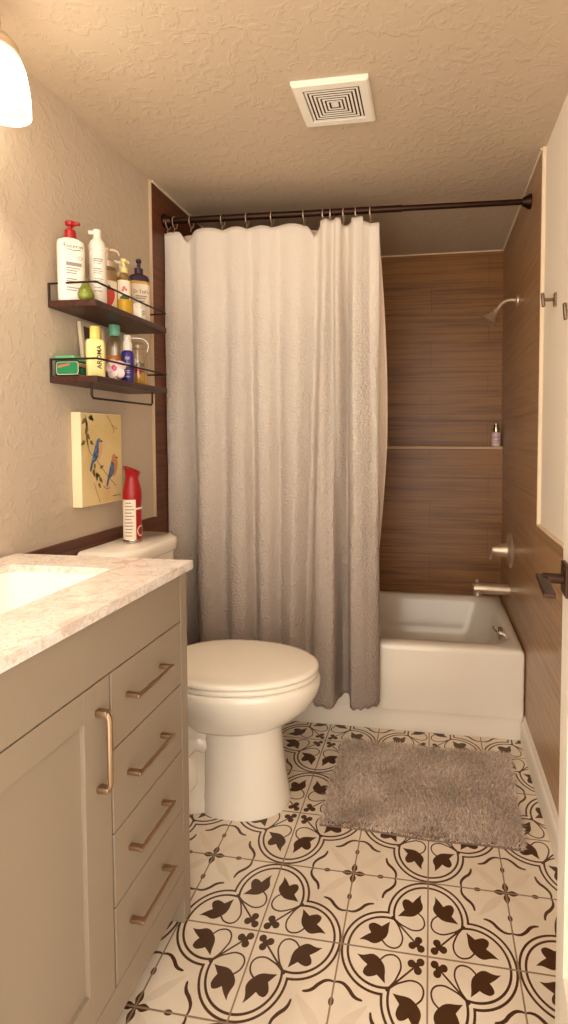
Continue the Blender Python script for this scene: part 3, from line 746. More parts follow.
fixn(bm); sink = obj('undermount_sink', bm, M['basin'], None, True, loc=(-.283, -.509, .78)); tag(sink, 'white rectangular undermount sink set in the marble countertop', 'sink')
sink.modifiers.new('thick', 'SOLIDIFY').thickness = -.006

for o_ in (van, ct, sink): o_.location = o_.location + Vector((.017, -.034, .008))
# ================================================================== CANVAS ON THE LEFT WALL
CYa, CYb, CZa, CZb, CXf = .068, .292, 1.043, 1.352, -.466
cv = thing('canvas_print', 'small yellow canvas of two blue birds on a twig above the toilet tank', 'painting', (XL, (CYa + CYb) / 2, CZa))
bm = BM(); box(bm, XL + .0005, CXf, CYa, CYb, CZa, CZb, .002); obj('canvas', bm, M['canvas_edge'], cv)
W_, H_ = CYb - CYa, CZb - CZa
def art(u, v, w=0): return Vector((CXf + .0004 + w, CYa + u * W_, CZb - v * H_))
bm = BM(); bm.faces.new([bm.verts.new(art(*p)) for p in ((.015, .99), (.985, .99), (.985, .01), (.015, .01))]); fixn(bm); pf = obj('painted_ground', bm, M['canvas'], cv)
def artpoly(name, polys, m, w):
    bm = BM()
    for P in polys: bm.faces.new([bm.verts.new(art(x, y, w)) for x, y in P])
    bmesh.ops.triangulate(bm, faces=bm.faces); fixn(bm)
    return obj(name, bm, m, cv)
tw = [stroke(cr(p, 5), .011) for p in ([(.10, .03), (.16, .14), (.12, .27), (.17, .38), (.22, .44)], [(.22, .44), (.36, .52), (.50, .62), (.62, .70), (.82, .82)], [(.62, .70), (.70, .63), (.78, .61)], [(.62, .02), (.74, .12), (.80, .20)], [(.74, .12), (.88, .17)], [(.80, .16), (.78, .22)], [(.28, .76), (.34, .86), (.42, .98)], [(.50, .80), (.58, .84), (.66, .83)])]
artpoly('painted_twig', tw, M['twig'], .0004)
def lf(x, y, a, l, wd): return [(x + l * t_ * math.cos(a) - w_ * math.sin(a), y + (l * t_ * math.sin(a) + w_ * math.cos(a)) * .77) for t_, w_ in ((0, 0), (.3, wd), (.7, wd * .7), (1, 0), (.7, -wd * .7), (.3, -wd))]
artpoly('painted_leaves', [lf(*a) for a in ((.12, .06, 2.4, .13, .03), (.17, .05, .2, .14, .03), (.22, .02, 1.0, .12, .03), (.15, .14, 1.9, .14, .035), (.13, .22, .9, .12, .03), (.10, .30, 2.6, .12, .03), (.20, .30, .6, .10, .03), (.26, .60, 1.3, .13, .035), (.32, .66, .4, .12, .03), (.34, .64, 1.5, .14, .035), (.40, .70, .8, .12, .03), (.30, .54, 1.6, .10, .025), (.42, .60, -.3, .1, .025), (.38, .76, 1.0, .1, .025))], M['art_leaf'], .0006)
def bird(x, y, s, body, breast):
    B_ = cr([(0, 0), (.055, -.030), (.10, -.006), (.105, .05), (.06, .16), (-.02, .24), (-.085, .27), (-.13, .36), (-.17, .35), (-.125, .24), (-.085, .15), (-.035, .06)], 3, True)
    artpoly('painted_bird', [[(x + a * s, y + b * s * .9) for a, b in B_]], body, .0008)
    Br = cr([(.055, .03), (.115, .02), (.135, .10), (.085, .20), (.01, .25), (.045, .15)], 3, True)
    artpoly('painted_breast', [[(x + a * s, y + b * s * .9) for a, b in Br]], breast, .0010)
    artpoly('painted_beak', [[(x + s * a, y + s * b) for a, b in ((.10, -.005), (.15, .005), (.10, .025))]], M['ink'], .0009)
bird(.355, .30, 1.0, M['bird_blue'], M['bird_pale'])
bird(.74, .49, 1.0, M['bird_blue'], M['bird_rust'])
artpoly('painted_head', [circ(.775, .505, .055, 14)], M['bird_rust'], .0012)
artpoly('signature', [stroke([(.74 + .03 * k, .935), (.755 + .03 * k, .925)], .012) for k in range(7)], M['ink'], .0006)

def print_on(polys, fr):
    """flat outlines triangulated finely, then laid on a curved surface by fr(u, v)"""
    bm = BM()
    for P in polys: bm.faces.new([bm.verts.new((u, v, 0)) for u, v in P])
    bmesh.ops.triangulate(bm, faces=bm.faces)
    for _ in range(2): bmesh.ops.subdivide_edges(bm, edges=bm.edges[:], cuts=1, use_grid_fill=True)
    for v in bm.verts: v.co = fr(v.co.x, v.co.y)
    return fixn(bm)
# ================================================================== WALL SHELVES
SHX, SHY0, SHY1 = -.342, -.022, .400
def wall_shelf(zt, label, bar):
    t = thing('wall_shelf', label, 'shelf', (XL, (SHY0 + SHY1) / 2, zt - .02), 'dark wood shelves on the left wall')
    bm = BM(); box(bm, XL + .0008, SHX, SHY0, SHY1, zt - .020, zt, .002); obj('board', bm, M['espresso'], t)
    z = zt + .051; r = .0032; a, b, f = SHY0 + .003, SHY1 - .003, SHX + .001
    bm = BM(); tube(bm, [(XL + .004, a, z), (f - .006, a, z), (f, a + .006, z), (f, b - .006, z), (f - .006, b, z), (XL + .004, b, z)], r, 8)
    tube(bm, [(XL + .004, a, zt - .018), (XL + .004, a, z + .002)], r * 1.2, 8); tube(bm, [(XL + .004, b, zt - .018), (XL + .004, b, z + .002)], r * 1.2, 8)
    obj('guard_rail', fixn(bm), M['iron'], t, True)
    if bar:
        bm = BM(); pa, pb = SHY0 + .014, SHY1 - .06; xx = SHX - .028; zz = zt - .066
        tube(bm, [(xx, pa, zt - .0195), (xx, pa, zz + .008), (xx, pa + .008, zz), (xx, pb - .008, zz), (xx, pb, zz + .008), (xx, pb, zt - .0195)], r * 1.1, 8)
        obj('towel_bar', fixn(bm), M['iron'], t, True)
    return t
ZU, ZL_ = 1.6815, 1.4555
wall_shelf(ZU, 'upper dark wood wall shelf with wire rail holding pump bottles', False)
wall_shelf(ZL_, 'lower dark wood wall shelf with wire rail and towel bar below', True)
E0 = .0006
def facing(x, y): return math.atan2(-1.454 - y, 0.644 - x)
def on_cyl(c, r, a, sy=1.0):
    """map (u,v) on to a cylinder of radius r round c, facing direction a"""
    return lambda u, v: Vector((c[0] + r * math.cos(a + u / r), c[1] + r * math.sin(a + u / r), c[2] + v))
def print_lines(c, r, a, rows, m=None):
    bm = BM(); c = Vector(c)
    for z, u0, u1, h in rows: cyl_patch(bm, c, r, a + u0 / r, a + u1 / r, z, lambda p, z=z, h=h: z + h, 6)
    return bm

# ---- upper shelf -------------------------------------------------------------
# lotion bottle (flat front turned to the room)
c = Vector((-.441, .008, ZU + E0)); a = facing(c.x, c.y) + .12
t = thing('lotion_pump_bottle', 'tall white lotion bottle with red pump at near end of upper shelf', 'bottle', c)
t.scale.z = 0.92
Rz = Matrix.Rotation(a + PI / 2, 3, 'Z')      # local x = width, local -y = front
def lfr(u, v, w): return c + Rz @ Vector((u, -w, v))
bm = BM(); secs = []
for hw, hd, z in ((.034, .020, 0), (.037, .023, .004), (.0375, .0235, .10), (.0375, .0235, .185), (.035, .022, .196), (.022, .018, .203), (.016, .016, .205)):
    secs.append([lfr(x, z, y) for x, y in rrect(0, 0, hw, hd, min(hd, hw) * .8, 6)])
rings(bm, secs); lb = obj('bottle_body', fixn(bm), M['white_plastic'], t, True, sharp=50)
bm = BM(); lathe(bm, [(.0165, .2052), (.017, .207), (.0155, .232), (.011, .236), (.007, .238), (.007, .246), (.013, .249), (.0145, .258), (.012, .262), (0, .263)], c, 20)
box(bm, 0, .030, -.006, .006, .248, .259, .003, 2, Matrix.Translation(c) @ Matrix.Rotation(a + .9, 4, 'Z')); obj('pump', fixn(bm), M['red_plastic'], t, True)
bm = text_mesh('Eucerin', .0175, lambda u, v: lfr(u + .004, v + .176, .0239)); obj('lettering', bm, M['ink'], lb)
bm = BM()
def lp(u0, u1, v0, v1): bm.faces.new([bm.verts.new(lfr(*p, .0239)) for p in ((u0, v0), (u1, v0), (u1, v1), (u0, v1))])
prism(bm, stroke(cr([(-.012, .1655), (.006, .163), (.024, .166)], 4), .002), .0236, .0239, lfr); fixn(bm); obj('underline', bm, M['ink'], lb)
bm = BM()
lp(-.016, .026, .112, .124)
for v_ in (.103, .095, .087, .068, .060, .040, .032): lp(-.016, random.uniform(.010, .024), v_, v_ + .0035)
fixn(bm); obj('label_print', bm, M['ink_grey'], lb)
bm = BM()
for q in range(14):
    a0, a1 = 2 * PI * q / 14, 2 * PI * (q + 1) / 14
    bm.faces.new([bm.verts.new(lfr(.022 + r * math.cos(aa), .140 + r * math.sin(aa), .0239)) for aa, r in ((a0, .0045), (a1, .0045), (a1, .0062), (a0, .0062))])
fixn(bm); obj('emblem', bm, M['ink_grey'], lb)
# green pear
c = Vector((-.392, .0065, ZU + E0))
t = thing('pear_ornament', 'small green glazed pear in front of the tall lotion bottle', 'ornament', c)
bm = BM(); lathe(bm, [(0, 0), (.014, .001), (.022, .010), (.0235, .020), (.020, .032), (.014, .042), (.011, .050), (.008, .056), (0, .058)], c, 24); obj('fruit', bm, M['green_pear'], t, True, sharp=80)
bm = BM(); tube(bm, [c + Vector((0, 0, .056)), c + Vector((.002, .002, .064)), c + Vector((.005, .004, .070))], .0018, 8); obj('stem', bm, M['twig'], t, True)
# white foam pump
c = Vector((-.411, .094, ZU + E0)); a = facing(c.x, c.y)
t = thing('foam_pump_bottle', 'slim all white foam pump bottle beside the red capped lotion', 'bottle', c)
t.scale.z = 1.09
bm = BM(); lathe(bm, [(.024, 0), (.0255, .003), (.0255, .158), (.0245, .165)], c, 28); fb = obj('bottle_body', bm, M['white_plastic'], t, True, sharp=50)
bm = BM(); lathe(bm, [(.0250, .1655), (.0258, .168), (.0258, .178), (.021, .192), (.0135, .199), (.0115, .205), (.0115, .222), (.012, .226), (0, .228)], c, 28)
box(bm, 0, .026, -.007, .007, .213, .224, .003, 2, Matrix.Translation(c) @ Matrix.Rotation(a - 1.9, 4, 'Z')); obj('pump_cap', fixn(bm), M['white_plastic'], t, True, sharp=50)
rows = [(.136, -.012, .016, .003), (.130, -.012, .014, .003), (.124, -.012, .012, .002), (.108, -.012, .010, .003), (.102, -.012, .014, .002), (.096, -.012, .008, .002), (.080, -.012, .016, .002), (.074, -.012, .012, .002), (.068, -.012, .015, .002), (.055, -.012, .009, .002), (.045, -.012, .013, .002)]
obj('label_print', print_lines(c, .0258, a, rows), M['ink_grey'], fb)
# mason jar dispenser with strawberry label
c = Vector((-.438, .186, ZU + E0)); a = facing(c.x, c.y)
t = thing('jar_dispenser', 'clear jar dispenser with a strawberry label behind the yellow soap', 'dispenser', c)
t.scale.z = 1.26
bm = BM(); lathe(bm, [(.028, 0), (.031, .004), (.031, .105), (.026, .118), (.023, .122), (.023, .134)], c, 28); jb = obj('jar_body', bm, M['glass_y'], t, True, sharp=50)
bm = BM(); lathe(bm, [(.0255, .126), (.026, .128), (.026, .142), (.022, .145), (.007, .147), (.006, .168), (.009, .170), (.009, .178), (0, .180)], c, 24)
tube(bm, cr([c + Vector((0, 0, .172)), c + Vector((.014, .010, .176)), c + Vector((.026, .020, .172)), c + Vector((.030, .023, .162))], 4), .0042, 10); obj('pump', fixn(bm), M['nickel'], t, True)
bm = BM(); cyl_patch(bm, c, .0314, a - 1.0, a + 1.1, .012, lambda p: .088); lbl = obj('label_panel', bm, M['cream_label'], jb)
f = on_cyl(c, .0318, a)
bm = print_on([cr([(0.006, .020), (.020, .038), (.023, .056), (.014, .066), (.002, .064), (-.008, .067), (-.014, .054), (-.009, .036)], 3, True)], f); obj('strawberry_print', bm, M['orange_red'], jb)
bm = print_on([[(-.006, .066), (.004, .076), (.013, .067), (.004, .062)]], on_cyl(c, .0323, a)); obj('leaf_print', bm, M['leafgreen'], jb)
# clear pump bottle standing behind
c = Vector((-.462, .300, ZU + E0))
t = thing('clear_pump_bottle', 'clear bottle with white pump at the back between soap and bath bottle', 'bottle', c)
t.scale.z = 1.15
bm = BM(); lathe(bm, [(.022, 0), (.024, .004), (.024, .115), (.014, .135), (.011, .140)], c, 24); obj('bottle_body', bm, M['glass'], t, True, sharp=50)
bm = BM(); lathe(bm, [(.0125, .140), (.0125, .155), (.006, .158), (.005, .180), (.008, .182), (.008, .190), (0, .191)], c, 18)
box(bm, -.002, .026, -.005, .005, .181, .190, .002, 2, Matrix.Translation(c) @ Matrix.Rotation(-2.2, 4, 'Z')); obj('pump', fixn(bm), M['white_plastic'], t, True)
# yellow soap bottle
c = Vector((-.396, .214, ZU + E0)); a = facing(c.x, c.y)
t = thing('hand_soap_bottle', 'clear hand soap bottle with yellow soap in its lower half', 'bottle', c)
t.scale.z = 1.1
bm = BM(); lathe(bm, [(.0225, .0), (.024, .003), (.024, .050)], c, 26); obj('soap', bm, M['yellow'], t, True, sharp=50)
bm = BM(); lathe(bm, [(.0242, .050), (.0242, .106), (.020, .120), (.013, .130), (.011, .134)], c, 26); sb = obj('bottle_body', bm, M['glass_y'], t, True, sharp=50)
bm = BM(); lathe(bm, [(.0125, .134), (.0130, .136), (.0120, .150), (.006, .154), (.0055, .166), (.010, .168), (.0105, .176), (0, .178)], c, 20)
box(bm, -.002, .022, -.0055, .0055, .168, .177, .002, 2, Matrix.Translation(c) @ Matrix.Rotation(a + 2.4, 4, 'Z')); obj('pump', fixn(bm), M['paleyellow'], t, True)
bm = BM(); cyl_patch(bm, c, .0246, a - .95, a + .95, .050, lambda p: .108); obj('label_panel', bm, M['cream_label'], sb)
f = on_cyl(c, .0250, a)
bm = BM()
for (u, v, r) in ((.000, .084, .0055), (.006, .079, .004), (-.004, .077, .004)): bm.faces.new([bm.verts.new(f(u + x, v + y)) for x, y in circ(0, 0, r, 10)])
obj('flower_print', fixn(bm), M['pinkc'], sb)
bm = print_on([cr([(-.014, .051), (.016, .051), (.013, .060), (.002, .064), (-.008, .060)], 3, True)], f); obj('leaf_print', bm, M['leafgreen'], sb)
# purple bath bottle
c = Vector((-.412, .335, ZU + E0)); a = facing(c.x, c.y)
t = thing('bath_soap_bottle', 'white labelled bath bottle with dark purple pump at far end of upper shelf', 'bottle', c)
t.scale.z = 1.27
Rz2 = Matrix.Rotation(a + PI / 2, 3, 'Z'); cb_ = c
def bfr(u, v, w): return cb_ + Rz2 @ Vector((u, -w, v))
bm = BM(); rings(bm, [[bfr(x, z, y) for x, y in rrect(0, 0, hw, hd, hd * .9, 6)] for hw, hd, z in ((.034, .021, 0), (.036, .023, .004), (.036, .023, .112))]); bb = obj('bottle_body', fixn(bm), M['cream_label'], t, True, sharp=50)
bm = BM(); rings(bm, [[bfr(x, z, y) for x, y in rrect(0, 0, hw, hd, hd * .9, 6)] for hw, hd, z in ((.0364, .0234, .112), (.0364, .0234, .120))]); obj('gold_band', fixn(bm), M['gold'], t, True, sharp=50)
bm = BM(); rings(bm, [[bfr(x, z, y) for x, y in rrect(0, 0, hw, hd, hd * .9, 6)] for hw, hd, z in ((.0362, .0232, .120), (.036, .023, .130), (.030, .020, .138), (.016, .014, .142))])
lathe(bm, [(.0155, .142), (.0155, .158), (.007, .161), (.0065, .174), (.010, .176), (.010, .183), (0, .184)], c, 20); box(bm, -.002, .022, -.005, .005, .175, .183, .002, 2, Matrix.Translation(c) @ Matrix.Rotation(a + .1, 4, 'Z'))
obj('pump_top', fixn(bm), M['purple'], t, True, sharp=50)
obj('lettering', text_mesh("Dr Teal's", .0135, lambda u, v: bfr(u + .006, v + .090, .0234)), M['ink'], bb)
bm = BM()
def bp(u0, u1, v0, v1): bm.faces.new([bm.verts.new(bfr(*p, .0234)) for p in ((u0, v0), (u1, v0), (u1, v1), (u0, v1))])
for v_, u1 in ((.076, .026), (.070, .022), (.062, .018)): bp(-.012, u1, v_, v_ + .003)
fixn(bm); obj('label_print', bm, M['ink_grey'], bb)
bm = BM(); bp(-.010, .028, .048, .0505); fixn(bm); obj('gold_line', bm, M['gold'], bb)
# small white box in front
c = Vector((-.364, .250, ZU + E0))
t = thing('small_white_jar', 'tiny white lidded jar in front of the purple topped bottle', 'jar', c)
bm = BM(); rings(bm, [[(c.x + x, c.y + y, c.z + z) for x, y in rrect(0, 0, h, h, .008, 4)] for h, z in ((.016, 0), (.0175, .002), (.0175, .034), (.0165, .036))]); wj = obj('body', fixn(bm), M['white_plastic'], t, True, sharp=40)
bm = BM(); rings(bm, [[(c.x + x, c.y + y, c.z + z) for x, y in rrect(0, 0, h, h, .008, 4)] for h, z in ((.0168, .0362), (.018, .038), (.018, .048), (.0165, .051))]); obj('lid', fixn(bm), M['white_plastic'], t, True, sharp=40)
bm = BM(); [box(bm, c.x + .0176, c.x + .0178, c.y - .010, c.y + w, c.z + z, c.z + z + .003) for z, w in ((.024, .008), (.018, .010), (.012, .004))]; obj('label_print', bm, M['ink_grey'], wj)

# ---- lower shelf -------------------------------------------------------------
# green hinged tin
tx0, tx1, ty0, ty1 = -.489, -.424, -.012, .066; tz = ZL_ + E0
t = thing('green_tin', 'green hinged tin box at the near end of the lower shelf', 'tin', (-.43, .03, tz))
t.scale.z = 1.12
bm = BM(); box(bm, tx0, tx1, ty0, ty1, tz, tz + .042, .004); tb = obj('tin_body', bm, M['tin_dark'], t)
bm = BM(); box(bm, tx0 - .002, tx1 + .002, ty0 - .002, ty1 + .002, tz + .0425, tz + .056, .005); obj('tin_lid', bm, M['tin_lid'], t)
def near_fr(u, v, w): return Vector((tx0 + u, ty0 - w, tz + v))      # face towards the doorway
def side_fr(u, v, w): return Vector((tx1 + w, ty0 + u, tz + v))      # face towards the room
bm = BM(); prism(bm, rrect(.043, .0215, .037, .0175, .008, 4), .0002, .0006, near_fr); fixn(bm); obj('cream_border', bm, M['tin_cream'], tb)
bm = BM(); prism(bm, rrect(.043, .0215, .035, .0158, .007, 4), .0006, .0010, near_fr); fixn(bm); obj('front_panel', bm, M['tin_green'], tb)
bm = BM(); prism(bm, [(.012, .022), (.052, .029), (.052, .036), (.012, .029)], .0010, .0014, near_fr); fixn(bm); obj('banner', bm, M['tin_red'], tb)
bm = BM(); prism(bm, rrect(.038, .0215, .031, .0165, .008, 4), .0002, .0006, side_fr); fixn(bm); obj('cream_border', bm, M['tin_cream'], tb)
bm = BM(); prism(bm, rrect(.038, .0215, .029, .0148, .007, 4), .0006, .0010, side_fr); fixn(bm); obj('side_panel', bm, M['tin_dark'], tb)
bm = BM(); prism(bm, [(.012, .030), (.064, .026), (.064, .034), (.012, .037)], .0010, .0014, side_fr); fixn(bm); obj('banner', bm, M['tin_red'], tb)
bm = BM(); prism(bm, circ(.036, .0165, .008, 14), .0010, .0014, side_fr); fixn(bm); obj('roundel', bm, M['tin_green'], tb)
# framed photo leaning on the wall
t = thing('framed_photo', 'small framed photo leaning on the wall behind the yellow bottle', 'picture frame', (-.485, .170, ZL_))
LR = math.radians(5)
def pfr(u, v, w): return Vector((XL + .020 + w * math.cos(LR) - v * math.sin(LR), .106 + u, ZL_ + E0 + .001 + v * math.cos(LR)))
PW, PH = .125, .192
bm = BM()
for P in ([(0, 0), (PW, 0), (PW, .012), (0, .012)], [(0, PH - .012), (PW, PH - .012), (PW, PH), (0, PH)], [(0, .012), (.012, .012), (.012, PH - .012), (0, PH - .012)], [(PW - .012, .012), (PW, .012), (PW, PH - .012), (PW - .012, PH - .012)]): prism(bm, P, 0, .012, pfr)
obj('frame', fixn(bm), M['tin_cream'], t)
bm = BM(); prism(bm, [(.012, .012), (PW - .012, .012), (PW - .012, PH - .012), (.012, PH - .012)], 0, .005, pfr); ph = obj('photo_dark_ground', fixn(bm), M['photo_dark'], t)
bm = BM(); prism(bm, cr([(.014, .014), (.060, .014), (.062, .07), (.050, .11), (.036, .135), (.018, .120)], 3, True), .005, .0054, pfr); obj('photo_figure', fixn(bm), M['photo_grey'], ph)
bm = BM(); prism(bm, circ(.040, .125, .018, 14), .0054, .0058, pfr); obj('photo_face', fixn(bm), M['pink'], ph)
# AROMA bottle
c = Vector((-.388, .040, ZL_ + E0)); a = facing(c.x, c.y) + .25
t = thing('body_lotion_bottle', 'pale yellow bottle with vertical black lettering between green tin and pink flower', 'bottle', c)
t.scale.z = 1.08
Rz3 = Matrix.Rotation(a + PI / 2, 3, 'Z'); ca_ = c
def afr(u, v, w): return ca_ + Rz3 @ Vector((u, -w, v))
bm = BM(); rings(bm, [[afr(x, z, y) for x, y in rrect(0, 0, hw, hd, hd * .7, 6)] for hw, hd, z in ((.025, .015, 0), (.0265, .0165, .003), (.0265, .0165, .098), (.024, .0155, .106), (.016, .013, .109))]); ab = obj('bottle_body', fixn(bm), M['paleyellow'], t, True, sharp=50)
bm = BM(); lathe(bm, [(.0150, .109), (.0155, .111), (.0150, .143), (.0135, .146), (0, .1465)], c, 24); obj('cap', fixn(bm), mat('cap_yellow', rgb(226, 206, 110), 0.4), t, True, sharp=50)
obj('lettering', text_mesh('AROMA', .019, lambda u, v: afr(-v + .007, u + .058, .0169), .0004), M['ink'], ab)
# green bottle behind
c = Vector((-.462, .168, ZL_ + E0))
t = thing('green_bottle', 'slim green bottle at the back beside the clear mint capped bottle', 'bottle', c)
bm = BM(); lathe(bm, [(.013, 0), (.0145, .003), (.0145, .085), (.009, .094), (.008, .096)], c, 20); obj('bottle_body', bm, M['tin_green'], t, True, sharp=50)
bm = BM(); lathe(bm, [(.009, .0962), (.0095, .098), (.0095, .116), (0, .117)], c, 18); obj('cap', bm, M['tin_dark'], t, True, sharp=50)
# clear bottle with mint cap
c = Vector((-.432, .209, ZL_ + E0)); a = facing(c.x, c.y)
t = thing('mint_cap_bottle', 'clear bottle with mint green cap and orange label behind the pink flower', 'bottle', c)
t.scale.z = 1.12
bm = BM(); lathe(bm, [(.025, 0), (.0275, .004), (.0275, .105), (.025, .124), (.015, .140), (.013, .143)], c, 28); mb = obj('bottle_body', bm, M['glass'], t, True, sharp=60)
bm = BM(); lathe(bm, [(.0172, .1435), (.0182, .145), (.0182, .174), (.0165, .177), (0, .1775)], c, 26); obj('cap', bm, M['mint'], t, True, sharp=50)
bm = BM(); cyl_patch(bm, c, .0280, a - 1.2, a + 1.2, .015, lambda p: .082); obj('label_panel', bm, M['orange'], mb)
bm = BM(); cyl_patch(bm, c, .0284, a - .6, a + .7, .030, lambda p: .052); obj('label_white', bm, M['cream_label'], mb)
# flower
c = Vector((-.366, .106, ZL_ + E0)); a = facing(c.x, c.y)
t = thing('flower_ornament', 'pink and white five petal flower ornament at the lower shelf rail', 'ornament', c)
d = Vector((math.cos(a), math.sin(a), .15)).normalized(); ux_ = Vector((-math.sin(a), math.cos(a), 0)); uz_ = d.cross(ux_); ux_ = -ux_ if False else ux_
fc = c + Vector((0, 0, .036))
for k in range(5):
    bm = BM(); th = PI / 2 + k * 2 * PI / 5 + .2; nr, na = 7, 7; g = []
    for i in range(nr + 1):
        q = i / nr; row = []
        for j in range(na + 1):
            s = (j / na - .5) * 2; hw = .016 * math.sin(PI * min(1, .10 + .78 * q)) ** .7
            rr_ = .004 + .031 * q - .004 * s * s * q; off = s * hw
            p = fc + (ux_ * math.cos(th) + uz_ * math.sin(th)) * rr_ + (-ux_ * math.sin(th) + uz_ * math.cos(th)) * off + d * (.006 + .004 * s - .010 * q * q + .004 * k / 5)
            row.append(bm.verts.new(p))
        g.append(row)
    for i in range(nr):
        for j in range(na): bm.faces.new((g[i][j], g[i][j + 1], g[i + 1][j + 1], g[i + 1][j]))
    po = obj('petal', fixn(bm), M['pink'], t, True, sharp=180); sm = po.modifiers.new('thick', 'SOLIDIFY'); sm.thickness = .003
bm = BM(); lathe(bm, [(0, 0), (.008, .002), (.010, .006), (.006, .010), (0, .011)], fc + d * .003, 14, axis=Matrix((ux_, uz_, d)).transposed()); obj('flower_centre', fixn(bm), M['pinkc'], t, True)
bm = BM(); lathe(bm, [(.014, 0), (.014, .003), (.006, .006), (.004, .034), (0, .036)], c - d * .006, 14); obj('flower_foot', fixn(bm), M['white_plastic'], t, True)
# cobalt spray bottle
c = Vector((-.376, .195, ZL_ + E0)); a = facing(c.x, c.y)
t = thing('blue_spray_bottle', 'cobalt blue bottle with white spray cap on the lower shelf', 'bottle', c)
t.scale.z = 1.03
bm = BM(); lathe(bm, [(.019, 0), (.0208, .003), (.0208, .092), (.018, .101), (.012, .105)], c, 26); bl = obj('bottle_body', bm, M['blue'], t, True, sharp=50)
bm = BM(); lathe(bm, [(.0142, .105), (.0148, .107), (.0148, .130), (.012, .134), (.0118, .152), (.010, .155), (0, .156)], c, 22); box(bm, .006, .0165, -.004, .004, .139, .148, .002, 2, Matrix.Translation(c) @ Matrix.Rotation(a, 4, 'Z')); obj('spray_cap', fixn(bm), M['white_plastic'], t, True, sharp=50)
obj('label_print', print_lines(c, .0211, a, [(.074, -.008, .006, .009), (.058, -.009, .008, .004), (.050, -.004, .004, .004), (.036, -.008, .007, .003), (.030, -.006, .006, .003), (.016, -.007, .007, .004)]), M['photo_grey'], bl)
bm = BM(); cyl_patch(bm, c, .0210, a - .9, a + .9, .043, lambda p: .048); obj('dark_band', bm, M['ink'], bl)
# swing top glass jar
c = Vector((-.420, .332, ZL_ + E0)); a = facing(c.x, c.y)
t = thing('clamp_lid_jar', 'glass clamp lid jar with orange contents at far end of lower shelf', 'jar', c)
t.scale.z = 1.12
bm = BM(); lathe(bm, [(.030, 0), (.034, .005), (.034, .108), (.029, .118), (.0285, .124)], c, 30); jb2 = obj('jar_body', bm, M['glass'], t, True, sharp=50)
bm = BM(); lathe(bm, [(.028, .003), (.0305, .007), (.0305, .040), (.0, .046)], c, 24); obj('contents', bm, M['yellow'], t, True, sharp=50)
bm = BM()
for k in range(16):
    an, zz, r2 = random.uniform(0, 2 * PI), random.uniform(.042, .062), random.uniform(0, .022)
    bmesh.ops.create_icosphere(bm, subdivisions=1, radius=.0075, matrix=Matrix.Translation(c + Vector((r2 * math.cos(an), r2 * math.sin(an), zz))))
obj('contents_orange', bm, M['orange_red'], t, True); 
bm = BM(); bmesh.ops.create_icosphere(bm, subdivisions=2, radius=.013, matrix=Matrix.Translation(c + Vector((.012, -.006, .072))) @ Matrix.Diagonal((1, 1.3, .6, 1))); obj('contents_leaf', bm, M['leafgreen'], t, True)
bm = BM(); lathe(bm, [(.030, .1245), (.0315, .127), (.031, .136), (.022, .143), (0, .145)], c, 28); obj('jar_lid', bm, M['glass'], t, True, sharp=50)
bm = BM(); u_ = Vector((-math.sin(a), math.cos(a), 0))
tube(bm, cr([c + u_ * .033 + Vector((0, 0, .115)), c + u_ * .036 + Vector((0, 0, .140)), c + u_ * .020 + Vector((0, 0, .156)), c + Vector((0, 0, .158)), c - u_ * .020 + Vector((0, 0, .156)), c - u_ * .036 + Vector((0, 0, .140)), c - u_ * .033 + Vector((0, 0, .115))], 5), .0017, 8)
obj('wire_bail', fixn(bm), M['steel'], t, True)

# ================================================================== VANITY LIGHT
vl = thing('vanity_light', 'brushed nickel vanity light with frosted bell shades above the sink', 'wall lamp', (XL, -.62, 2.17))
M['shade_in'] = mat('shade_inside_lit', rgb(246, 226, 204), 0.5, emit=(1.0, 0.74, 0.55, 1), es=0.10)
M['shade'] = mat('frosted_shade_lit', rgb(250, 240, 222), 0.35, emit=(1.0, 0.83, 0.62, 1), es=4.4)
bm = BM(); box(bm, XL + .001, XL + .022, -.72, -.22 - .30 + .0, 2.15, 2.25, .006); obj('back_plate', bm, M['nickel'], vl)
bm = BM(); tube(bm, [(XL + .030, -1.0, 2.20), (XL + .030, -.24, 2.20)], .012, 14); obj('rail', fixn(bm), M['nickel'], vl, True)
LX = -.366
vl.location.z += .034; vl.location.y -= .008
for k, ly in enumerate((-.322, -.622, -.922)):
    bm = BM(); tube(bm, cr([(XL + .034, ly, 2.20), (XL + .06, ly, 2.225), (LX - .03, ly, 2.254), (LX - .006, ly, 2.250), (LX, ly, 2.222), (LX, ly, 2.175)], 6), .0075, 12); arm_ = obj('arm', fixn(bm), M['nickel'], vl, True)
    cL = (LX, ly, 0)
    bm = BM(); lathe(bm, [(.010, 2.182), (.026, 2.178), (.034, 2.168), (.042, 2.160), (.044, 2.142), (.040, 2.138), (.0, 2.138)], cL, 28, cap0=True); obj('collar', fixn(bm), M['nickel'], vl, True)
    bm = BM(); lathe(bm, [(.038, 2.140), (.046, 2.131), (.055, 2.108), (.060, 2.080), (.0635, 2.050), (.0645, 2.020), (.0645, 2.006), (.0620, 2.005)], cL, 40, cap0=False, cap1=False); gs = obj('glass_shade', fixn(bm), M['shade'], vl, True, sharp=70)
    bm = BM(); lathe(bm, [(.0618, 2.0055), (.0612, 2.020), (.057, 2.075), (.047, 2.110), (.028, 2.136)], cL, 40, cap0=False, cap1=False); obj('shade_inside', bm, M['shade_in'], gs, True, sharp=70)
    bm = BM(); bmesh.ops.create_uvsphere(bm, u_segments=20, v_segments=12, radius=.024, matrix=Matrix.Translation((LX, ly, 2.092))); obj('bulb', bm, mat('bulb_lit', rgb(255, 240, 220), .3, emit=(1.0, 0.82, 0.58, 1), es=3.0), vl, True)

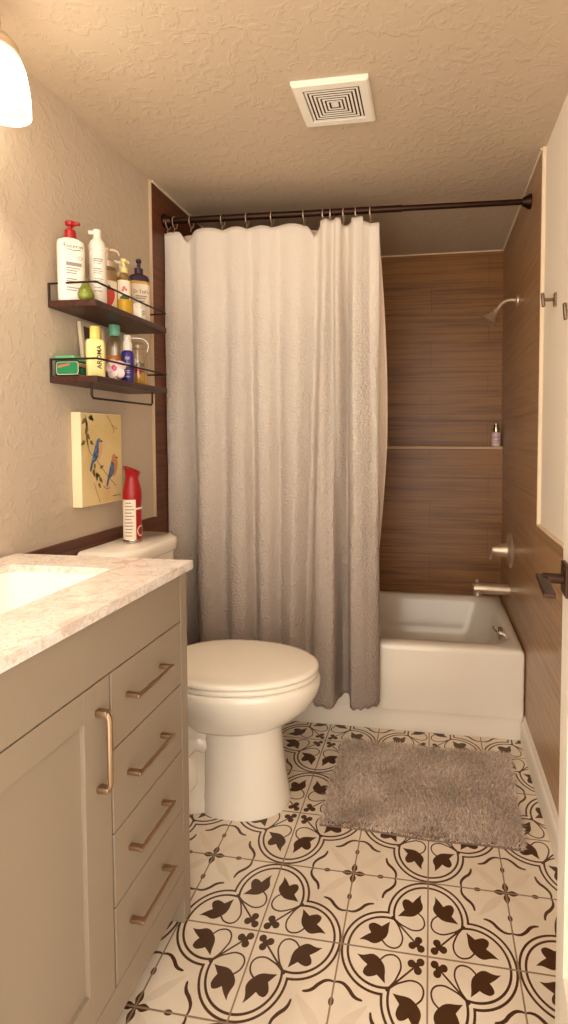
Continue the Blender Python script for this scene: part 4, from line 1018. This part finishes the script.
for k, ly in enumerate((-.322, -.622, -.922)):
    sp = bpy.data.lights.new('bulb_light', 'SPOT'); sp.energy = 4.0; sp.color = (1.0, .87, .71); sp.spot_size = math.radians(96); sp.spot_blend = .7; sp.shadow_soft_size = .03
    so = bpy.data.objects.new('bulb_light', sp); COL.objects.link(so); so.location = (LX, ly - .008, 2.045 + .034)
# ================================================================== CEILING VENT
vt = thing('exhaust_vent', 'square white bathroom fan grille with concentric slots on the ceiling', 'vent', (.348, .175, ZC))
VXc, VYc, VH = .348, .175, .116
vt.scale.y = .90; vt.location.y += .016; vt.location.x -= .006
def sq(h, z): return [(VXc - h, VYc - h, z), (VXc + h, VYc - h, z), (VXc + h, VYc + h, z), (VXc - h, VYc + h, z)]
bm = BM(); rings(bm, [sq(VH, ZC - .0005), sq(VH, ZC - .011), sq(VH - .006, ZC - .016), sq(.086, ZC - .016), sq(.084, ZC - .010)], False, False); obj('cover_frame', fixn(bm), M['white_plastic'], vt)
bm = BM(); rings(bm, [sq(.084, ZC - .010), sq(.084, ZC - .009)], True, True); obj('dark_housing', fixn(bm), M['gap'], vt)
h = .081
for k in range(7):
    w = .0062 if k < 6 else h
    bm = BM()
    if k < 6: rings(bm, [sq(h, ZC - .0147), sq(h, ZC - .0155), sq(h - w, ZC - .0155), sq(h - w, ZC - .0147), sq(h, ZC - .0147)], False, False)
    else: rings(bm, [sq(.011, ZC - .010), sq(.011, ZC - .0155)], True, True)
    obj('louver', fixn(bm), M['white_plastic'], vt); h -= .0115

# ================================================================== ROBE HOOKS
def robe_hook(y, z, label):
    t = thing('robe_hook', label, 'hook', (XR + TT, y, z), 'robe hooks on the right wall')
    X0 = XR + TT
    bm = BM(); box(bm, X0 - .007, X0 - .0003, y - .011, y + .011, z - .022, z + .022, .003); obj('plate', bm, M['bronze2'], t)
    bm = BM(); tube(bm, [(X0 - .006, y, z), (X0 - .038, y, z)], .0055, 12); obj('post', fixn(bm), M['bronze2'], t, True)
    bm = BM(); box(bm, X0 - .046, X0 - .036, y - .008, y + .008, z - .023, z + .023, .003, 2, Matrix.Translation((X0 - .041, y, z)) @ Matrix.Rotation(math.radians(-6), 4, 'Y') @ Matrix.Translation((-X0 + .041, -y, -z))); obj('cross_bar', fixn(bm), M['bronze2'], t, True)
M['bronze2'] = mat('aged_nickel', rgb(128, 106, 86), 0.35, 0.9)
robe_hook(.372, 1.724, 'dark metal robe hook on the white wall, nearer the shower tile')
robe_hook(.075, 1.617, 'dark metal robe hook on the white wall, farther from the shower')

# ================================================================== BATH MAT
rug = thing('bath_mat', 'fluffy grey brown bath mat on the patterned tile before the tub', 'bath mat', (.62, .40, 0))
RX0, RX1, RY0, RY1 = .300, .955, .165, .640
def rug_pt(s, q): # slight skew and wavy outline
    x = RX0 + (RX1 - RX0) * s + .012 * (q - .5) * 2 * (s) - .008; y = RY0 + (RY1 - RY0) * q + .004 * math.sin(s * 9) - .01 * (1 - q) * s
    return x, y
bm = BM(); n = 24
edge = [rug_pt(k / n, 0) for k in range(n)] + [rug_pt(1, k / n) for k in range(n)] + [rug_pt(1 - k / n, 1) for k in range(n)] + [rug_pt(0, 1 - k / n) for k in range(n)]
prism(bm, edge, .0008, .008, lambda u, v, w: (u, v, w)); fixn(bm); obj('backing', bm, M['taupe_base'], rug)
vv, ff = [], []
NT_ = 42000
for k in range(NT_):
    s, q = random.random(), random.random()
    x, y = rug_pt(s, q)
    hgt = .018 * random.uniform(.75, 1.15)
    e = min(s * .66, (1 - s) * .66, q * .48, (1 - q) * .48)
    nx_ = noise.noise(Vector((x * 7, y * 7, 1.0))); ny_ = noise.noise(Vector((x * 7, y * 7, 9.0)))
    lx, ly = .010 * nx_ * 1.1 + random.gauss(0, .006), .010 * ny_ * 1.1 + random.gauss(0, .0045)
    if e < .015:
        ox = -1 if s * .66 < .015 else 1 if (1 - s) * .66 < .015 else 0; oy = -1 if q * .48 < .015 else 1 if (1 - q) * .48 < .015 else 0
        lx += ox * .006; ly += oy * .006; hgt *= .8
    an = random.uniform(0, PI); w = random.uniform(.0016, .0026); cx_, sx_ = math.cos(an) * w, math.sin(an) * w
    b = len(vv)
    vv += [(x - cx_, y - sx_, .006), (x + cx_, y + sx_, .006), (x + cx_ * .9 + lx * .45, y + sx_ * .9 + ly * .45, .006 + hgt * .62), (x - cx_ * .9 + lx * .45, y - sx_ * .9 + ly * .45, .006 + hgt * .62), (x + lx, y + ly, .006 + hgt)]
    ff += [(b, b + 1, b + 2, b + 3), (b + 3, b + 2, b + 4)]
org = OBJ_ORIGIN[rug]
me = bpy.data.meshes.new('pile'); me.from_pydata([(x - org.x, y - org.y, z) for x, y, z in vv], [], ff); me.materials.append(M['pile'])
po = bpy.data.objects.new('pile', me); COL.objects.link(po); po.parent = rug; po['kind'] = 'stuff'

# ================================================================== LIGHT, WORLD, CAMERA
w = bpy.data.worlds.new('World'); SC.world = w; w.use_nodes = True
bg = w.node_tree.nodes['Background']; bg.inputs['Color'].default_value = (1.0, 0.895, 0.765, 1); bg.inputs['Strength'].default_value = 1.7

cam = bpy.data.cameras.new('Camera'); co = bpy.data.objects.new('Camera', cam); COL.objects.link(co)
F, YAW, PITCH, PX, PY = 522.4, .156, .044, 348.95, 460.67
co.location = (0.6444, -1.4542, 1.2695)
co.rotation_euler = (PI / 2 - PITCH, 0, YAW)
cam.sensor_fit = 'VERTICAL'; cam.sensor_height = 36.0; cam.lens = 36.0 * F / 1024.0
cam.shift_x = (284.0 - PX) / 1024.0; cam.shift_y = (PY - 512.0) / 1024.0
cam.clip_start = 0.02
SC.camera = co
SC.cycles.diffuse_bounces = 8
vs = SC.view_settings
vs.view_transform = 'Standard'; vs.look = 'None'; vs.gamma = 1.0; vs.use_curve_mapping = False; vs.exposure = 1.2
